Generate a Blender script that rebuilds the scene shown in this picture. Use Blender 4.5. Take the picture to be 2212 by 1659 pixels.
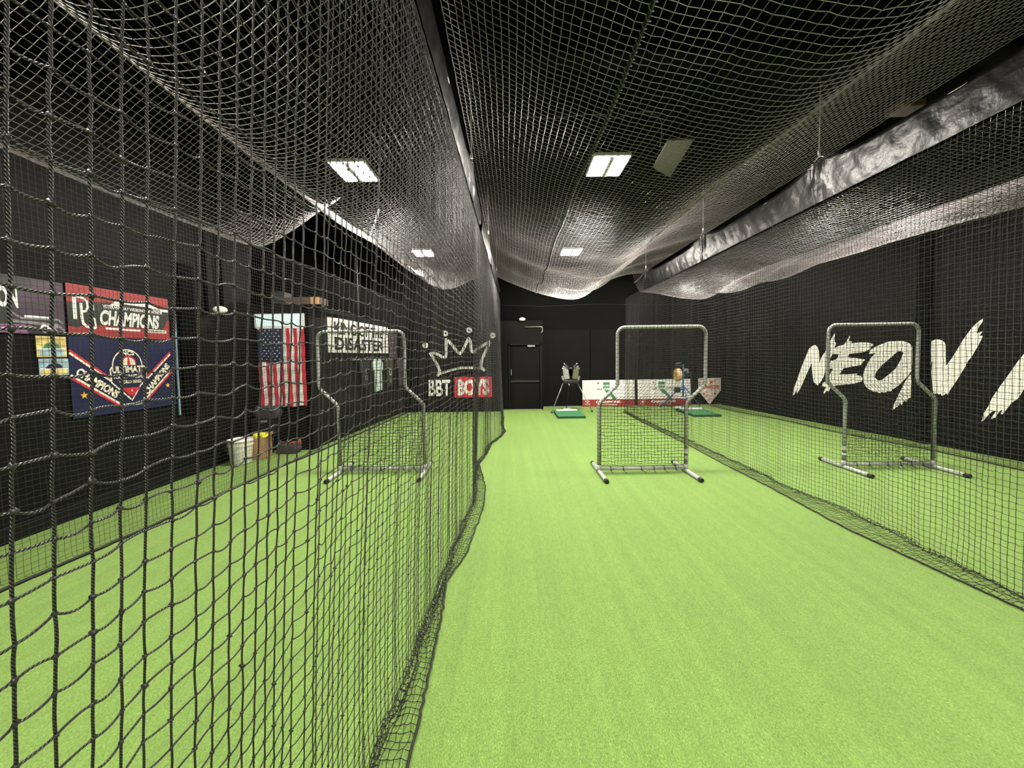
import bpy, math, random
import numpy as np
from mathutils import Vector, Matrix
from mathutils.geometry import tessellate_polygon
from math import sin, cos, pi, radians

for o in list(bpy.data.objects):
    bpy.data.objects.remove(o, do_unlink=True)
SC = bpy.context.scene
COL = SC.collection
RS = np.random.RandomState(7)
random.seed(7)

# ---------------------------------------------------------------- camera
W_, H_ = 2212., 1659.
FPX, PITCH, ROLL = 830., radians(2.8), .013
CX, CY = 1105.5, 809.6
CAM = np.array([0, 0, 1.7])
_f = np.array([0, cos(PITCH), -sin(PITCH)])
_r0 = np.array([1., 0, 0]); _u0 = np.array([0, sin(PITCH), cos(PITCH)])
_r = cos(ROLL)*_r0 - sin(ROLL)*_u0
_u = cos(ROLL)*_u0 + sin(ROLL)*_r0
cd = bpy.data.cameras.new('camera'); cam = bpy.data.objects.new('camera', cd); COL.objects.link(cam)
cd.sensor_fit = 'HORIZONTAL'; cd.sensor_width = 36; cd.lens = 36*FPX/W_
cd.shift_x = (W_/2-CX)/W_; cd.shift_y = -(H_/2-CY)/W_
cd.clip_start = .02; cd.clip_end = 100
m = Matrix.Identity(4)
for i in range(3):
    m[i][0] = _r[i]; m[i][1] = _u[i]; m[i][2] = -_f[i]; m[i][3] = CAM[i]
cam.matrix_world = m
SC.camera = cam
# ---------------------------------------------------------------- world + exposure
SC.view_settings.view_transform = 'Standard'; SC.view_settings.look = 'None'
SC.view_settings.gamma = 1; SC.view_settings.use_curve_mapping = False
SC.view_settings.exposure = 0.0
wd = bpy.data.worlds.new('world'); SC.world = wd; wd.use_nodes = True
wd.node_tree.nodes['Background'].inputs[0].default_value = (.5, .5, .5, 1)
wd.node_tree.nodes['Background'].inputs[1].default_value = .004
LAMP = 560.0          # radiance of the LED strips in the ceiling lights

def ray_to(x, y, axis, val):
    """where the sight line through a pixel of the photograph meets a wall plane"""
    d = _f + _r*(x-CX)/FPX - _u*(y-CY)/FPX
    return CAM + d*((val-CAM[axis])/d[axis])

# ---------------------------------------------------------------- materials
def srgb(c):
    return tuple(((v/255.)/12.92 if v/255. <= .04045 else ((v/255.+.055)/1.055)**2.4) for v in c)

def mat(name, col, rough=.6, metal=0., spec=.5, noise=0., nscale=8., bump=0., bscale=60., bdist=.002, emit=None, stretch=None, coat=0.):
    M = bpy.data.materials.new(name); M.use_nodes = True
    nt = M.node_tree; P = nt.nodes['Principled BSDF']
    P.inputs['Base Color'].default_value = (*col, 1)
    P.inputs['Roughness'].default_value = rough; P.inputs['Metallic'].default_value = metal
    P.inputs['Specular IOR Level'].default_value = spec
    if coat: P.inputs['Coat Weight'].default_value = coat; P.inputs['Coat Roughness'].default_value = .25
    if emit:
        P.inputs['Emission Color'].default_value = (*emit[0], 1); P.inputs['Emission Strength'].default_value = emit[1]
    if noise or bump:
        tc = nt.nodes.new('ShaderNodeTexCoord'); mp = nt.nodes.new('ShaderNodeMapping')
        nt.links.new(tc.outputs['Object'], mp.inputs[0])
        if stretch: mp.inputs['Scale'].default_value = stretch
    if noise:
        n = nt.nodes.new('ShaderNodeTexNoise'); n.inputs['Scale'].default_value = nscale; n.inputs['Detail'].default_value = 5
        nt.links.new(mp.outputs[0], n.inputs[0])
        mr = nt.nodes.new('ShaderNodeMapRange'); mr.inputs[1].default_value = .3; mr.inputs[2].default_value = .7
        mr.inputs[3].default_value = 1-noise; mr.inputs[4].default_value = 1+noise
        nt.links.new(n.outputs[0], mr.inputs[0])
        vm = nt.nodes.new('ShaderNodeVectorMath'); vm.operation = 'SCALE'; vm.inputs[0].default_value = col
        nt.links.new(mr.outputs[0], vm.inputs['Scale']); nt.links.new(vm.outputs[0], P.inputs['Base Color'])
    if bump:
        n2 = nt.nodes.new('ShaderNodeTexNoise'); n2.inputs['Scale'].default_value = bscale; n2.inputs['Detail'].default_value = 4
        nt.links.new(mp.outputs[0], n2.inputs[0])
        b = nt.nodes.new('ShaderNodeBump'); b.inputs['Strength'].default_value = bump; b.inputs['Distance'].default_value = bdist
        nt.links.new(n2.outputs[0], b.inputs['Height']); nt.links.new(b.outputs[0], P.inputs['Normal'])
    return M

def turf_mat():
    M = bpy.data.materials.new('artificial_turf'); M.use_nodes = True
    nt = M.node_tree; P = nt.nodes['Principled BSDF']; N = nt.nodes.new; L = nt.links.new
    P.inputs['Roughness'].default_value = .85; P.inputs['Specular IOR Level'].default_value = .25
    P.inputs['Sheen Weight'].default_value = .25; P.inputs['Sheen Tint'].default_value = (.75, .95, .4, 1)
    tc = N('ShaderNodeTexCoord')
    def noise(scale, vec=(1, 1, 1), det=3, rough=.6):
        mp = N('ShaderNodeMapping'); mp.inputs['Scale'].default_value = vec; L(tc.outputs['Object'], mp.inputs[0])
        n = N('ShaderNodeTexNoise'); n.inputs['Scale'].default_value = scale; n.inputs['Detail'].default_value = det
        n.inputs['Roughness'].default_value = rough; L(mp.outputs[0], n.inputs[0]); return n.outputs[0]
    def mrange(src, a, b, c, d):
        r = N('ShaderNodeMapRange'); L(src, r.inputs[0])
        for i, v in enumerate((a, b, c, d)): r.inputs[i+1].default_value = v
        return r.outputs[0]
    def mul(a, b):
        k = N('ShaderNodeMath'); k.operation = 'MULTIPLY'; L(a, k.inputs[0]); L(b, k.inputs[1]); return k.outputs[0]
    fine = mrange(noise(210, (1, .38, 1), 3, .75), .3, .7, .50, 1.50)
    mid = mrange(noise(55, (1, .22, 1), 4, .7), .3, .7, .84, 1.16)
    strp = mrange(noise(5, (1.6, .05, 1), 3), .3, .7, .90, 1.08)
    big = mrange(noise(.7), .3, .7, .95, 1.05)
    f = mul(mul(fine, mid), mul(strp, big))
    # rolls of turf: a thin seam line every 3.42 m
    sx = N('ShaderNodeSeparateXYZ'); L(tc.outputs['Object'], sx.inputs[0])
    ad = N('ShaderNodeMath'); ad.operation = 'ADD'; L(sx.outputs[0], ad.inputs[0]); ad.inputs[1].default_value = 10.26+.33
    md = N('ShaderNodeMath'); md.operation = 'MODULO'; L(ad.outputs[0], md.inputs[0]); md.inputs[1].default_value = 3.42
    seam = mrange(md.outputs[0], .0, .012, .86, 1.0)
    f = mul(f, seam)
    ramp = N('ShaderNodeMix'); ramp.data_type = 'RGBA'
    ramp.inputs[6].default_value = (*GREEN_A, 1); ramp.inputs[7].default_value = (*GREEN_B, 1)
    L(mrange(noise(160, (1, .6, 1), 2), .35, .65, 0, 1), ramp.inputs[0])
    vm = N('ShaderNodeVectorMath'); vm.operation = 'SCALE'; L(ramp.outputs[2], vm.inputs[0]); L(f, vm.inputs['Scale'])
    L(vm.outputs[0], P.inputs['Base Color'])
    b = N('ShaderNodeBump'); b.inputs['Strength'].default_value = .55; b.inputs['Distance'].default_value = .006
    L(noise(260, (1, .6, 1), 3, .7), b.inputs['Height']); L(b.outputs[0], P.inputs['Normal'])
    return M
GREEN_A = (.128, .226, .043); GREEN_B = (.170, .286, .066)

MT = dict(
    turf=turf_mat(),
    wall=mat('black_wall_paint', (.0046, .0044, .0042), .7, spec=.12, noise=.2, nscale=3, bump=.15, bscale=30),
    wall2=mat('black_panel_paint', (.0038, .0037, .0036), .75, spec=.1, noise=.2, nscale=2.3),
    ceil=mat('black_ceiling_paint', (.0026, .0026, .0034), .9, spec=.05, noise=.3, nscale=2),
    trim=mat('dark_rubber_trim', (.006, .006, .006), .6, spec=.2),
    seal=mat('pale_floor_edge_line', (.25, .25, .22), .6),
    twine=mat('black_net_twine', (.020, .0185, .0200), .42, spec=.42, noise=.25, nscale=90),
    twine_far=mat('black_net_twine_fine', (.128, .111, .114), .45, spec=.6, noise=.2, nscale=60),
    twine_wall=mat('black_wall_net_twine', (.020, .0195, .019), .5, spec=.35),
    twine_dark=mat('dark_screen_twine', (.010, .010, .010), .6, spec=.3),
    hem=mat('black_hem_rope', (.012, .012, .012), .6, spec=.3, bump=.4, bscale=200),
    vinyl=mat('black_vinyl_sleeve', (.0065, .0063, .006), .36, spec=.36, noise=.3, nscale=6, bump=.6, bscale=9, bdist=.016),
    galv=mat('galvanised_pipe', (.46, .46, .46), .40, .25, noise=.12, nscale=30),
    cap=mat('black_rubber_cap', (.012, .012, .012), .6),
    tape=mat('white_tape', (.75, .75, .72), .5),
    white=mat('white_vinyl', (.78, .77, .72), .5, noise=.04),
    paint=mat('white_wall_lettering', (.90, .88, .80), .6, noise=.06, nscale=14),
    greyp=mat('grey_white_wall_paint', (.46, .46, .42), .6, noise=.15, nscale=20),
    red=mat('red_print', (.29, .028, .028), .5, noise=.1),
    redb=mat('bright_red_panel', (.62, .02, .045), .5, noise=.08),
    green=mat('green_print', (.055, .19, .085), .5),
    navy=mat('navy_vinyl', (.010, .013, .055), .4, noise=.2, nscale=4, bump=.3, bscale=5, bdist=.02),
    black=mat('black_plastic', (.012, .012, .013), .45),
    blackp=mat('black_print', (.015, .015, .015), .5),
    gold=mat('gold_print', (.75, .38, .05), .5),
    cream=mat('cream_print', (.85, .78, .62), .5),
    purple=mat('purple_vinyl', (.045, .026, .045), .45, noise=.5, nscale=3),
    pink=mat('pink_vinyl', (.22, .09, .20), .5),
    grey=mat('grey_print', (.22, .21, .22), .5, noise=.3, nscale=25),
    olive=mat('olive_black_print', (.02, .024, .018), .5, noise=.4, nscale=4),
    yellow=mat('yellow_leather', (.75, .78, .03), .55),
    carton=mat('brown_cardboard', (.42, .25, .12), .8, noise=.08),
    dullcard=mat('dull_brown_cardboard', (.07, .045, .03), .85, noise=.15),
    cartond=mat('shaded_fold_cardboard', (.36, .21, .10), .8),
    bucket=mat('white_plastic_bucket', (.80, .77, .68), .4),
    cloth=mat('dark_purple_grey_cloth', (.05, .042, .055), .9, bump=.5, bscale=12, bdist=.02),
    matg=mat('dark_green_mat_turf', (.030, .155, .055), .9, noise=.25, nscale=150, bump=.4, bscale=250),
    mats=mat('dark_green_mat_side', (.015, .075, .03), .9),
    steel=mat('silver_painted_metal', (.42, .42, .40), .35, .5, noise=.15, nscale=20),
    olivem=mat('olive_metal', (.16, .16, .09), .4, .4),
    blue=mat('blue_painted_metal', (.03, .13, .34), .4),
    tan=mat('tan_rubber_wheel', (.75, .48, .20), .6, noise=.2, nscale=30),
    rope=mat('grey_rope', (.30, .30, .28), .8, bump=.5, bscale=200),
    chain=mat('bright_chain', (.7, .68, .6), .3, .8),
    lamp=mat('light_housing', (.55, .53, .5), .5),
    led=mat('led_strip', (1, 1, 1), .5, emit=((1, .94, .84), LAMP)),
    lit=mat('window_glow', (.5, .6, .6), .4, emit=((.62, .80, .78), .75)),
    frame=mat('pale_window_frame', (.62, .66, .66), .5),
    lens=mat('frosted_lamp_lens', (.75, .75, .66), .3),
    panelm=mat('pale_ceiling_panel', (.12, .11, .095), .8, noise=.1),
    rust=mat('brown_stain', (.05, .026, .012), .8, noise=.5, nscale=12),
    cable=mat('grey_ceiling_cable', (.03, .03, .03), .6),
    fblue=mat('flag_navy', (.012, .016, .05), .8), fred=mat('flag_red', (.50, .02, .04), .8), fwhite=mat('flag_white', (.72, .70, .68), .8),
    bluestrip=mat('pale_blue_edge', (.20, .32, .40), .4),
    shirt1=mat('pale_mint_shirt', (.55, .68, .62), .8), shirt2=mat('olive_black_shirt', (.05, .05, .025), .9, noise=.8, nscale=25),
    shirt3=mat('black_shirt', (.015, .015, .02), .9), shirt4=mat('plum_shirt', (.10, .06, .08), .9, noise=.5, nscale=20),
    post1=mat('yellow_blue_print', (.65, .50, .18), .4, noise=.5, nscale=14), post2=mat('pale_blue_print', (.30, .42, .48), .4, noise=.5, nscale=18),
    dirt=mat('speckled_plate_print', (.58, .49, .43), .6, noise=.5, nscale=9),
    darkred=mat('rust_red_print', (.42, .09, .04), .6),
)

def twist(M, spacing=.0044):
    nt = M.node_tree; P = nt.nodes['Principled BSDF']; N = nt.nodes.new; L = nt.links.new
    uv = N('ShaderNodeUVMap'); uv.uv_map = 'twist'; sx = N('ShaderNodeSeparateXYZ'); L(uv.outputs[0], sx.inputs[0])
    a = N('ShaderNodeMath'); a.operation = 'MULTIPLY'; L(sx.outputs[0], a.inputs[0]); a.inputs[1].default_value = 3*2*pi
    b = N('ShaderNodeMath'); b.operation = 'MULTIPLY_ADD'; L(sx.outputs[1], b.inputs[0]); b.inputs[1].default_value = 2*pi/spacing; L(a.outputs[0], b.inputs[2])
    c = N('ShaderNodeMath'); c.operation = 'SINE'; L(b.outputs[0], c.inputs[0])
    bp = N('ShaderNodeBump'); bp.inputs['Strength'].default_value = 1; bp.inputs['Distance'].default_value = .0007; L(c.outputs[0], bp.inputs['Height']); L(bp.outputs[0], P.inputs['Normal'])
twist(MT['twine'])
# ---------------------------------------------------------------- mesh helpers
def link(o, parent=None):
    COL.objects.link(o)
    if parent is not None: o.parent = parent
    return o

def npmesh(name, V, F, material, parent=None, smooth=False, mats=None, midx=None):
    V = np.asarray(V, dtype=np.float32).reshape(-1, 3); F = np.asarray(F, dtype=np.int32)
    me = bpy.data.meshes.new(name)
    me.vertices.add(len(V)); me.vertices.foreach_set('co', V.ravel())
    k = F.shape[1]; n = len(F)
    me.loops.add(n*k); me.loops.foreach_set('vertex_index', F.ravel())
    me.polygons.add(n); me.polygons.foreach_set('loop_start', np.arange(0, n*k, k, dtype=np.int32))
    me.polygons.foreach_set('loop_total', np.full(n, k, dtype=np.int32))
    if smooth: me.polygons.foreach_set('use_smooth', np.ones(n, dtype=bool))
    for mm in (mats or [material]): me.materials.append(mm)
    if midx is not None: me.polygons.foreach_set('material_index', np.asarray(midx, dtype=np.int32))
    me.update(calc_edges=True)
    return link(bpy.data.objects.new(name, me), parent)

class MB:
    """collects shapes for ONE mesh object; materials may differ face by face"""
    def __init__(s): s.v = []; s.f = []; s.m = []; s.sm = []; s.mats = []
    def mi(s, material):
        if material not in s.mats: s.mats.append(material)
        return s.mats.index(material)
    def add(s, verts, faces, material, smooth=False):
        b = len(s.v); k = s.mi(material)
        s.v += [tuple(map(float, v)) for v in verts]
        for f in faces: s.f.append([b+i for i in f]); s.m.append(k); s.sm.append(smooth)
    def box(s, x0, x1, y0, y1, z0, z1, material, bev=0., M=None):
        if bev > 0:
            b = bev; vs = []; 
            rings = [(z0, b), (z0+b, 0), (z1-b, 0), (z1, b)]
            for z, i in rings:
                c = b if i == 0 else b+b*.0
                # eight-sided ring (chamfered corners), inset at the ends
                xa, xb, ya, yb = x0+i, x1-i, y0+i, y1-i
                vs += [(xa+b, ya, z), (xb-b, ya, z), (xb, ya+b, z), (xb, yb-b, z), (xb-b, yb, z), (xa+b, yb, z), (xa, yb-b, z), (xa, ya+b, z)]
            fs = [list(range(7, -1, -1)), list(range(24, 32))]
            for k in range(3):
                for j in range(8): fs.append([k*8+j, k*8+(j+1) % 8, (k+1)*8+(j+1) % 8, (k+1)*8+j])
        else:
            vs = [(x0, y0, z0), (x1, y0, z0), (x1, y1, z0), (x0, y1, z0), (x0, y0, z1), (x1, y0, z1), (x1, y1, z1), (x0, y1, z1)]
            fs = [(3, 2, 1, 0), (4, 5, 6, 7), (0, 1, 5, 4), (1, 2, 6, 5), (2, 3, 7, 6), (3, 0, 4, 7)]
        if M is not None: vs = [M @ Vector(v) for v in vs]
        s.add(vs, fs, material)
    def tube(s, pts, r, material, sides=12, caps=True, closed=False):
        pts = [Vector(p) for p in pts]; n = len(pts)
        rr = r if isinstance(r, (list, tuple)) else [r]*n
        vs = []; a = None
        for i, p in enumerate(pts):
            if closed: t = (pts[(i+1) % n]-pts[i-1])
            else: t = pts[min(i+1, n-1)]-pts[max(i-1, 0)]
            t.normalize()
            if a is None:
                ref = Vector((0, 0, 1)) if abs(t.z) < .9 else Vector((0, 1, 0))
                a = t.cross(ref).normalized()
            else: a = (a - t*a.dot(t)).normalized()
            b = t.cross(a)
            for k in range(sides):
                th = 2*pi*k/sides; vs.append(p+(a*cos(th)+b*sin(th))*rr[i])
        fs = []
        for i in range(n if closed else n-1):
            j = (i+1) % n
            for k in range(sides): fs.append((i*sides+k, i*sides+(k+1) % sides, j*sides+(k+1) % sides, j*sides+k))
        if caps and not closed: fs += [list(range(sides-1, -1, -1)), list(range((n-1)*sides, n*sides))]
        s.add(vs, fs, material, True)
    def lathe(s, prof, material, c=(0, 0, 0), sides=24, axis='z', M=None):
        vs = []; n = len(prof)
        for r, z in prof:
            for k in range(sides):
                th = 2*pi*k/sides; x, y = r*cos(th), r*sin(th)
                v = (x, y, z) if axis == 'z' else ((z, x, y) if axis == 'x' else (x, z, y))
                v = Vector(v)
                if M is not None: v = M @ v
                vs.append(v+Vector(c))
        fs = []
        for i in range(n-1):
            for k in range(sides): fs.append((i*sides+k, i*sides+(k+1) % sides, (i+1)*sides+(k+1) % sides, (i+1)*sides+k))
        s.add(vs, fs, material, True)
    def poly(s, pts, material, holes=None):
        loops = [[Vector(p) for p in pts]]+[[Vector(p) for p in h] for h in (holes or [])]
        tris = tessellate_polygon(loops); flat = [p for l in loops for p in l]
        s.add(flat, tris, material)
    def build(s, name, parent=None):
        me = bpy.data.meshes.new(name); me.from_pydata(s.v, [], s.f)
        for mm in s.mats: me.materials.append(mm)
        me.polygons.foreach_set('material_index', s.m); me.polygons.foreach_set('use_smooth', s.sm)
        me.update()
        return link(bpy.data.objects.new(name, me), parent)

def tag(o, label=None, cat=None, group=None, kind=None):
    if label: o['label'] = label
    if cat: o['category'] = cat
    if group: o['group'] = group
    if kind: o['kind'] = kind
    return o
def thing(name, loc, label, cat, group=None, rz=0.):
    o = link(bpy.data.objects.new(name, None)); o.location = loc; o.rotation_euler = (0, 0, rz); o.empty_display_size = .1
    return tag(o, label, cat, group)
def local(parent, o):
    """o was modelled in world coordinates: keep it there under a parent that only has a location"""
    o.data.transform(Matrix.Translation(-Vector(parent.location))); o.parent = parent
    return o
def copy_tree(o, parent=None):
    c = o.copy(); COL.objects.link(c); c.parent = parent
    for ch in [x for x in bpy.data.objects if x.parent == o]: copy_tree(ch, c)
    return c

# ---------------------------------------------------------------- lettering
_tc = {}
def text_mesh(s, bold=.0):
    key = (s, bold)
    if key not in _tc:
        cu = bpy.data.curves.new('glyphs', 'FONT'); cu.body = s; cu.size = 1; cu.offset = bold; cu.resolution_u = 4
        ob = bpy.data.objects.new('glyphs', cu); COL.objects.link(ob)
        dg = bpy.context.evaluated_depsgraph_get()
        me = bpy.data.meshes.new_from_object(ob.evaluated_get(dg))
        v = np.array([x.co[:] for x in me.vertices]); f = [list(p.vertices) for p in me.polygons]
        bpy.data.objects.remove(ob, do_unlink=True); bpy.data.curves.remove(cu); bpy.data.meshes.remove(me)
        mn, mx = v.min(0), v.max(0)
        v = (v-mn)/np.maximum(mx-mn, 1e-6)
        _tc[key] = (v[:, :2], f)
    return _tc[key]

class Panel:
    """flat sheet in a plane: O + u*U + v*V, printed layers a fraction of a millimetre proud of it along N"""
    def __init__(s, O, U, V, N): s.O, s.U, s.V, s.N = map(lambda a: np.array(a, float), (O, U, V, N)); s.w = None
    def p(s, u, v, k=0.):
        q = s.O+s.U*u+s.V*v+s.N*k
        if s.w: q = q+s.N*s.w(u, v)
        return q
    def quad(s, mb, u0, v0, u1, v1, material, k=.001):
        mb.poly([s.p(u0, v0, k), s.p(u1, v0, k), s.p(u1, v1, k), s.p(u0, v1, k)], material)
    def pg(s, mb, pts, material, k=.001, holes=None):
        mb.poly([s.p(a, b, k) for a, b in pts], material, [[s.p(a, b, k) for a, b in h] for h in holes] if holes else None)
    def text(s, mb, txt, u, v, w, h, material, k=.002, ang=0., shear=0., bold=.03):
        vv, ff = text_mesh(txt, bold); out = []
        for a, b in vv:
            x, y = a*w+b*h*shear, b*h
            out.append(s.p(u+x*cos(ang)-y*sin(ang), v+x*sin(ang)+y*cos(ang), k))
        mb.add(out, ff, material)
    def star(s, mb, u, v, r, material, k=.002, rot=0., n=5, inner=.4):
        pts = []
        for i in range(2*n):
            a = pi/2+rot+i*pi/n; q = r if i % 2 == 0 else r*inner
            pts.append((u+q*cos(a), v+q*sin(a)))
        s.pg(mb, pts, material, k)
    def disc(s, mb, u, v, r, material, k=.002, rin=0., a0=0., a1=2*pi, ry=None, n=28):
        ry = ry or r
        o_ = [(u+r*cos(a0+(a1-a0)*i/n), v+ry*sin(a0+(a1-a0)*i/n)) for i in range(n+1)]
        if rin > 0:
            q = rin/r
            i_ = [(u+q*r*cos(a0+(a1-a0)*i/n), v+q*ry*sin(a0+(a1-a0)*i/n)) for i in range(n, -1, -1)]
            s.pg(mb, o_+i_, material, k)
        else: s.pg(mb, o_[:-1] if abs(a1-a0-2*pi) < 1e-6 else o_, material, k)
    def line(s, mb, pts, w, material, k=.002):
        for i, (a, b) in enumerate(zip(pts[:-1], pts[1:])):
            k += .00015
            a, b = np.array(a, float), np.array(b, float); d = b-a; L = np.hypot(*d)
            if L < 1e-6: continue
            n = np.array([-d[1], d[0]])/L*w/2
            s.pg(mb, [a-n, b-n, b+n, a+n], material, k)
        for a in pts[1:-1]:
            k += .00015; s.disc(mb, a[0], a[1], w/2, material, k, n=12)
    def board(s, mb, w, h, material, t=.006, back=None):
        P = [s.p(0, 0), s.p(w, 0), s.p(w, h), s.p(0, h)]; Q = [q-s.N*t for q in P]
        mb.add(P+Q, [(0, 1, 2, 3), (7, 6, 5, 4), (0, 4, 5, 1), (1, 5, 6, 2), (2, 6, 7, 3), (3, 7, 4, 0)], material)

# ---------------------------------------------------------------- twine nets
def tubes(P, r, S):
    """P (E,K,3): one polyline per twine piece"""
    E, K, _ = P.shape
    d = P[:, -1]-P[:, 0]; L = np.linalg.norm(d, axis=1, keepdims=True); d = d/np.maximum(L, 1e-9)
    ref = np.where(np.abs(d[:, 2:3]) > .85, np.array([[0, 1., 0]]), np.array([[0, 0, 1.]]))
    a = np.cross(d, ref); a /= np.linalg.norm(a, axis=1, keepdims=True); b = np.cross(d, a)
    th = 2*pi*np.arange(S)/S
    rr = np.full((E, K, S), r, dtype=np.float32)
    ring = a[:, None, None, :]*np.cos(th)[None, None, :, None]+b[:, None, None, :]*np.sin(th)[None, None, :, None]
    V = (P[:, :, None, :]+ring*rr[..., None]).astype(np.float32)
    idx = np.arange(E*K*S).reshape(E, K, S)
    A = idx[:, :-1, :]; B = np.roll(A, -1, axis=2); Cc = np.roll(idx[:, 1:, :], -1, axis=2); D = idx[:, 1:, :]
    F = np.stack([A, B, Cc, D], -1).reshape(-1, 4)
    s_ = (np.linspace(0, 1, K)[None, :]*L+RS.rand(E, 1))[:, :, None]*np.ones((1, 1, S))       # metres along the twine
    u_ = np.arange(S)[None, None, :]/S*np.ones((E, K, 1))
    uv = np.stack([np.stack([u_[:, :-1], s_[:, :-1]], -1), np.stack([u_[:, :-1]+1/S, s_[:, :-1]], -1),
                   np.stack([u_[:, :-1]+1/S, s_[:, 1:]], -1), np.stack([u_[:, :-1], s_[:, 1:]], -1)], 3).astype(np.float32)
    return V.reshape(-1, 3), F, uv.reshape(-1, 2)

def edge_lines(A, B, sub, sag, jit):
    t = np.linspace(0, 1, sub+1)[None, :, None]
    P = A[:, None, :]*(1-t)+B[:, None, :]*t
    if sub > 1 and sag:
        k = (4*t*(1-t))[..., 0]
        amp = sag*(.45+.65*RS.randn(len(A), 1))
        P[..., 2] -= k*amp
        if jit:
            P[..., 0] += k*jit*RS.randn(len(A), 1); P[..., 1] += k*jit*RS.randn(len(A), 1)
    return P

def knots(N, r):
    """small faceted knots at the crossings"""
    base = np.array([(1, 0, 0), (0, 1, 0), (-1, 0, 0), (0, -1, 0), (0, 0, 1.15), (0, 0, -1.15)], float)
    rs = r*(.85+.3*RS.rand(len(N), 1, 1))
    jit = 1+.5*(RS.rand(len(N), 6, 1)-.5)
    V = N[:, None, :]+base[None]*rs*jit*(1+.2*RS.randn(len(N), 1, 3))
    i = np.arange(len(N))[:, None, None]*6
    f = np.array([(0, 1, 4, 4), (1, 2, 4, 4), (2, 3, 4, 4), (3, 0, 4, 4), (1, 0, 5, 5), (2, 1, 5, 5), (3, 2, 5, 5), (0, 3, 5, 5)])
    # quads with a doubled corner are avoided: use the 4-sided belts instead
    f = np.array([(0, 1, 4), (1, 2, 4), (2, 3, 4), (3, 0, 4), (1, 0, 5), (2, 1, 5), (3, 2, 5), (0, 3, 5)])
    return V.reshape(-1, 3), (i+f[None]).reshape(-1, 3)

def grid_net(name, G, r, material, parent, near=None, sag=.0038, jit=.0005):
    """G (n,m,3) knots; edges along both axes. near(mid)->bool mask gets finely modelled twisted twine"""
    e = [(G[:-1].reshape(-1, 3), G[1:].reshape(-1, 3)), (G[:, :-1].reshape(-1, 3), G[:, 1:].reshape(-1, 3))]
    Vs, Fs, Us, off = [], [], [], 0
    def push(V, F, uv):
        nonlocal off
        Vs.append(V); Us.append(uv); Fs.append(F+off); off += len(V)
    for A, B in e:
        mid = (A+B)/2
        vert = np.abs((B-A)[:, 2]) > .8*np.linalg.norm(B-A, axis=1)
        lv = near(mid) if near is not None else np.zeros(len(A), int)
        for level, sub, S, lob in ((0, 1, 4, 0), (1, 3, 6, 0), (2, 8, 12, 0)):
            q = lv == level
            if not q.any(): continue
            for vv in (True, False):
                k = q & (vert == vv)
                if not k.any(): continue
                sg = (.0006 if vv else sag) if level else 0
                rr = r*(1.08 if (vv and level == 2) else 1. if level else 1.22)
                push(*tubes(edge_lines(A[k], B[k], sub, sg, jit if level else 0), rr, S))
    o = npmesh(name, np.concatenate(Vs), np.concatenate(Fs), material, parent, smooth=True)
    if near is not None: o.data.uv_layers.new(name='twist').data.foreach_set('uv', np.concatenate(Us).ravel())
    if near is not None:
        N = G.reshape(-1, 3); lv = near(N); N = N[lv > 0]
        if len(N):
            V, F = knots(N, r*2.7)
            me = o.data  # merge the knots into the same mesh
            import bmesh
            k = npmesh('knot_tmp', V, F, material, None, smooth=True)
            bm = bmesh.new(); bm.from_mesh(me); bm.from_mesh(k.data); bm.to_mesh(me); bm.free()
            km = k.data; bpy.data.objects.remove(k, do_unlink=True); bpy.data.meshes.remove(km)
    return o

def smoothstep(x): x = np.clip(x, 0, 1); return x*x*(3-2*x)
def noise1(y, seed, f):
    q = np.zeros_like(y)
    rs = np.random.RandomState(seed)
    for k in range(4):
        q = q+np.sin(y*f*(1+.73*k)*(1+.1*rs.rand())+rs.rand()*6.28)/(1+.6*k)
    return q/2.

CELL = .047

# ================================================================ SETTING
def struct(name, mb, **kw): o = mb.build(name); o['kind'] = 'structure'; return o
RW = lambda y: 7.72-(y-5.73)*.1123          # the right wall runs slightly off the lane direction
CEIL = 4.62
mb = MB(); mb.add([(-5.6, -5, 0), (9.2, -5, 0), (9.2, 13.4, 0), (-5.6, 13.4, 0), (-5.6, -5, -.1), (9.2, -5, -.1), (9.2, 13.4, -.1), (-5.6, 13.4, -.1)],
    [(0, 1, 2, 3), (7, 6, 5, 4), (0, 4, 5, 1), (1, 5, 6, 2), (2, 6, 7, 3), (3, 7, 4, 0)], MT['turf']); struct('floor', mb)
mb = MB(); mb.box(-5.6, 9.2, -5, 13.4, CEIL, CEIL+.1, MT['ceil']); struct('ceiling', mb)
mb = MB(); mb.box(-5.0, -4.76, -5, 7.1, 0, CEIL, MT['wall']); struct('wall_left', mb)
mb = MB(); mb.box(-4.76, -4.735, -5, 7.1, 0, .16, MT['trim'], .006); struct('baseboard_left', mb)
mb = MB(); mb.box(-5.0, 9.2, -5.2, -5, 0, CEIL, MT['wall']); struct('wall_front', mb)
# partition: a low room in the back left corner
mb = MB()
mb.box(-4.76, -3.72, 7.1, 7.2, 0, 2.70, MT['wall'])
mb.add([(-3.72, 7.1, 0), (-3.40, 11.76, 0), (-3.40, 11.76, 2.66), (-3.72, 7.1, 2.70), (-3.82, 7.1, 0), (-3.50, 11.76, 0), (-3.50, 11.76, 2.66), (-3.82, 7.1, 2.70)],
       [(0, 1, 2, 3), (7, 6, 5, 4), (3, 2, 6, 7), (0, 3, 7, 4)], MT['wall'])
mb.box(-4.76, -3.6, 7.2, 11.76, 2.60, 2.66, MT['wall2'])
struct('wall_partition', mb)
mb = MB(); mb.box(-5, -.40, 11.76, 11.9, 0, CEIL, MT['wall2']); struct('wall_back', mb)
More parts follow.
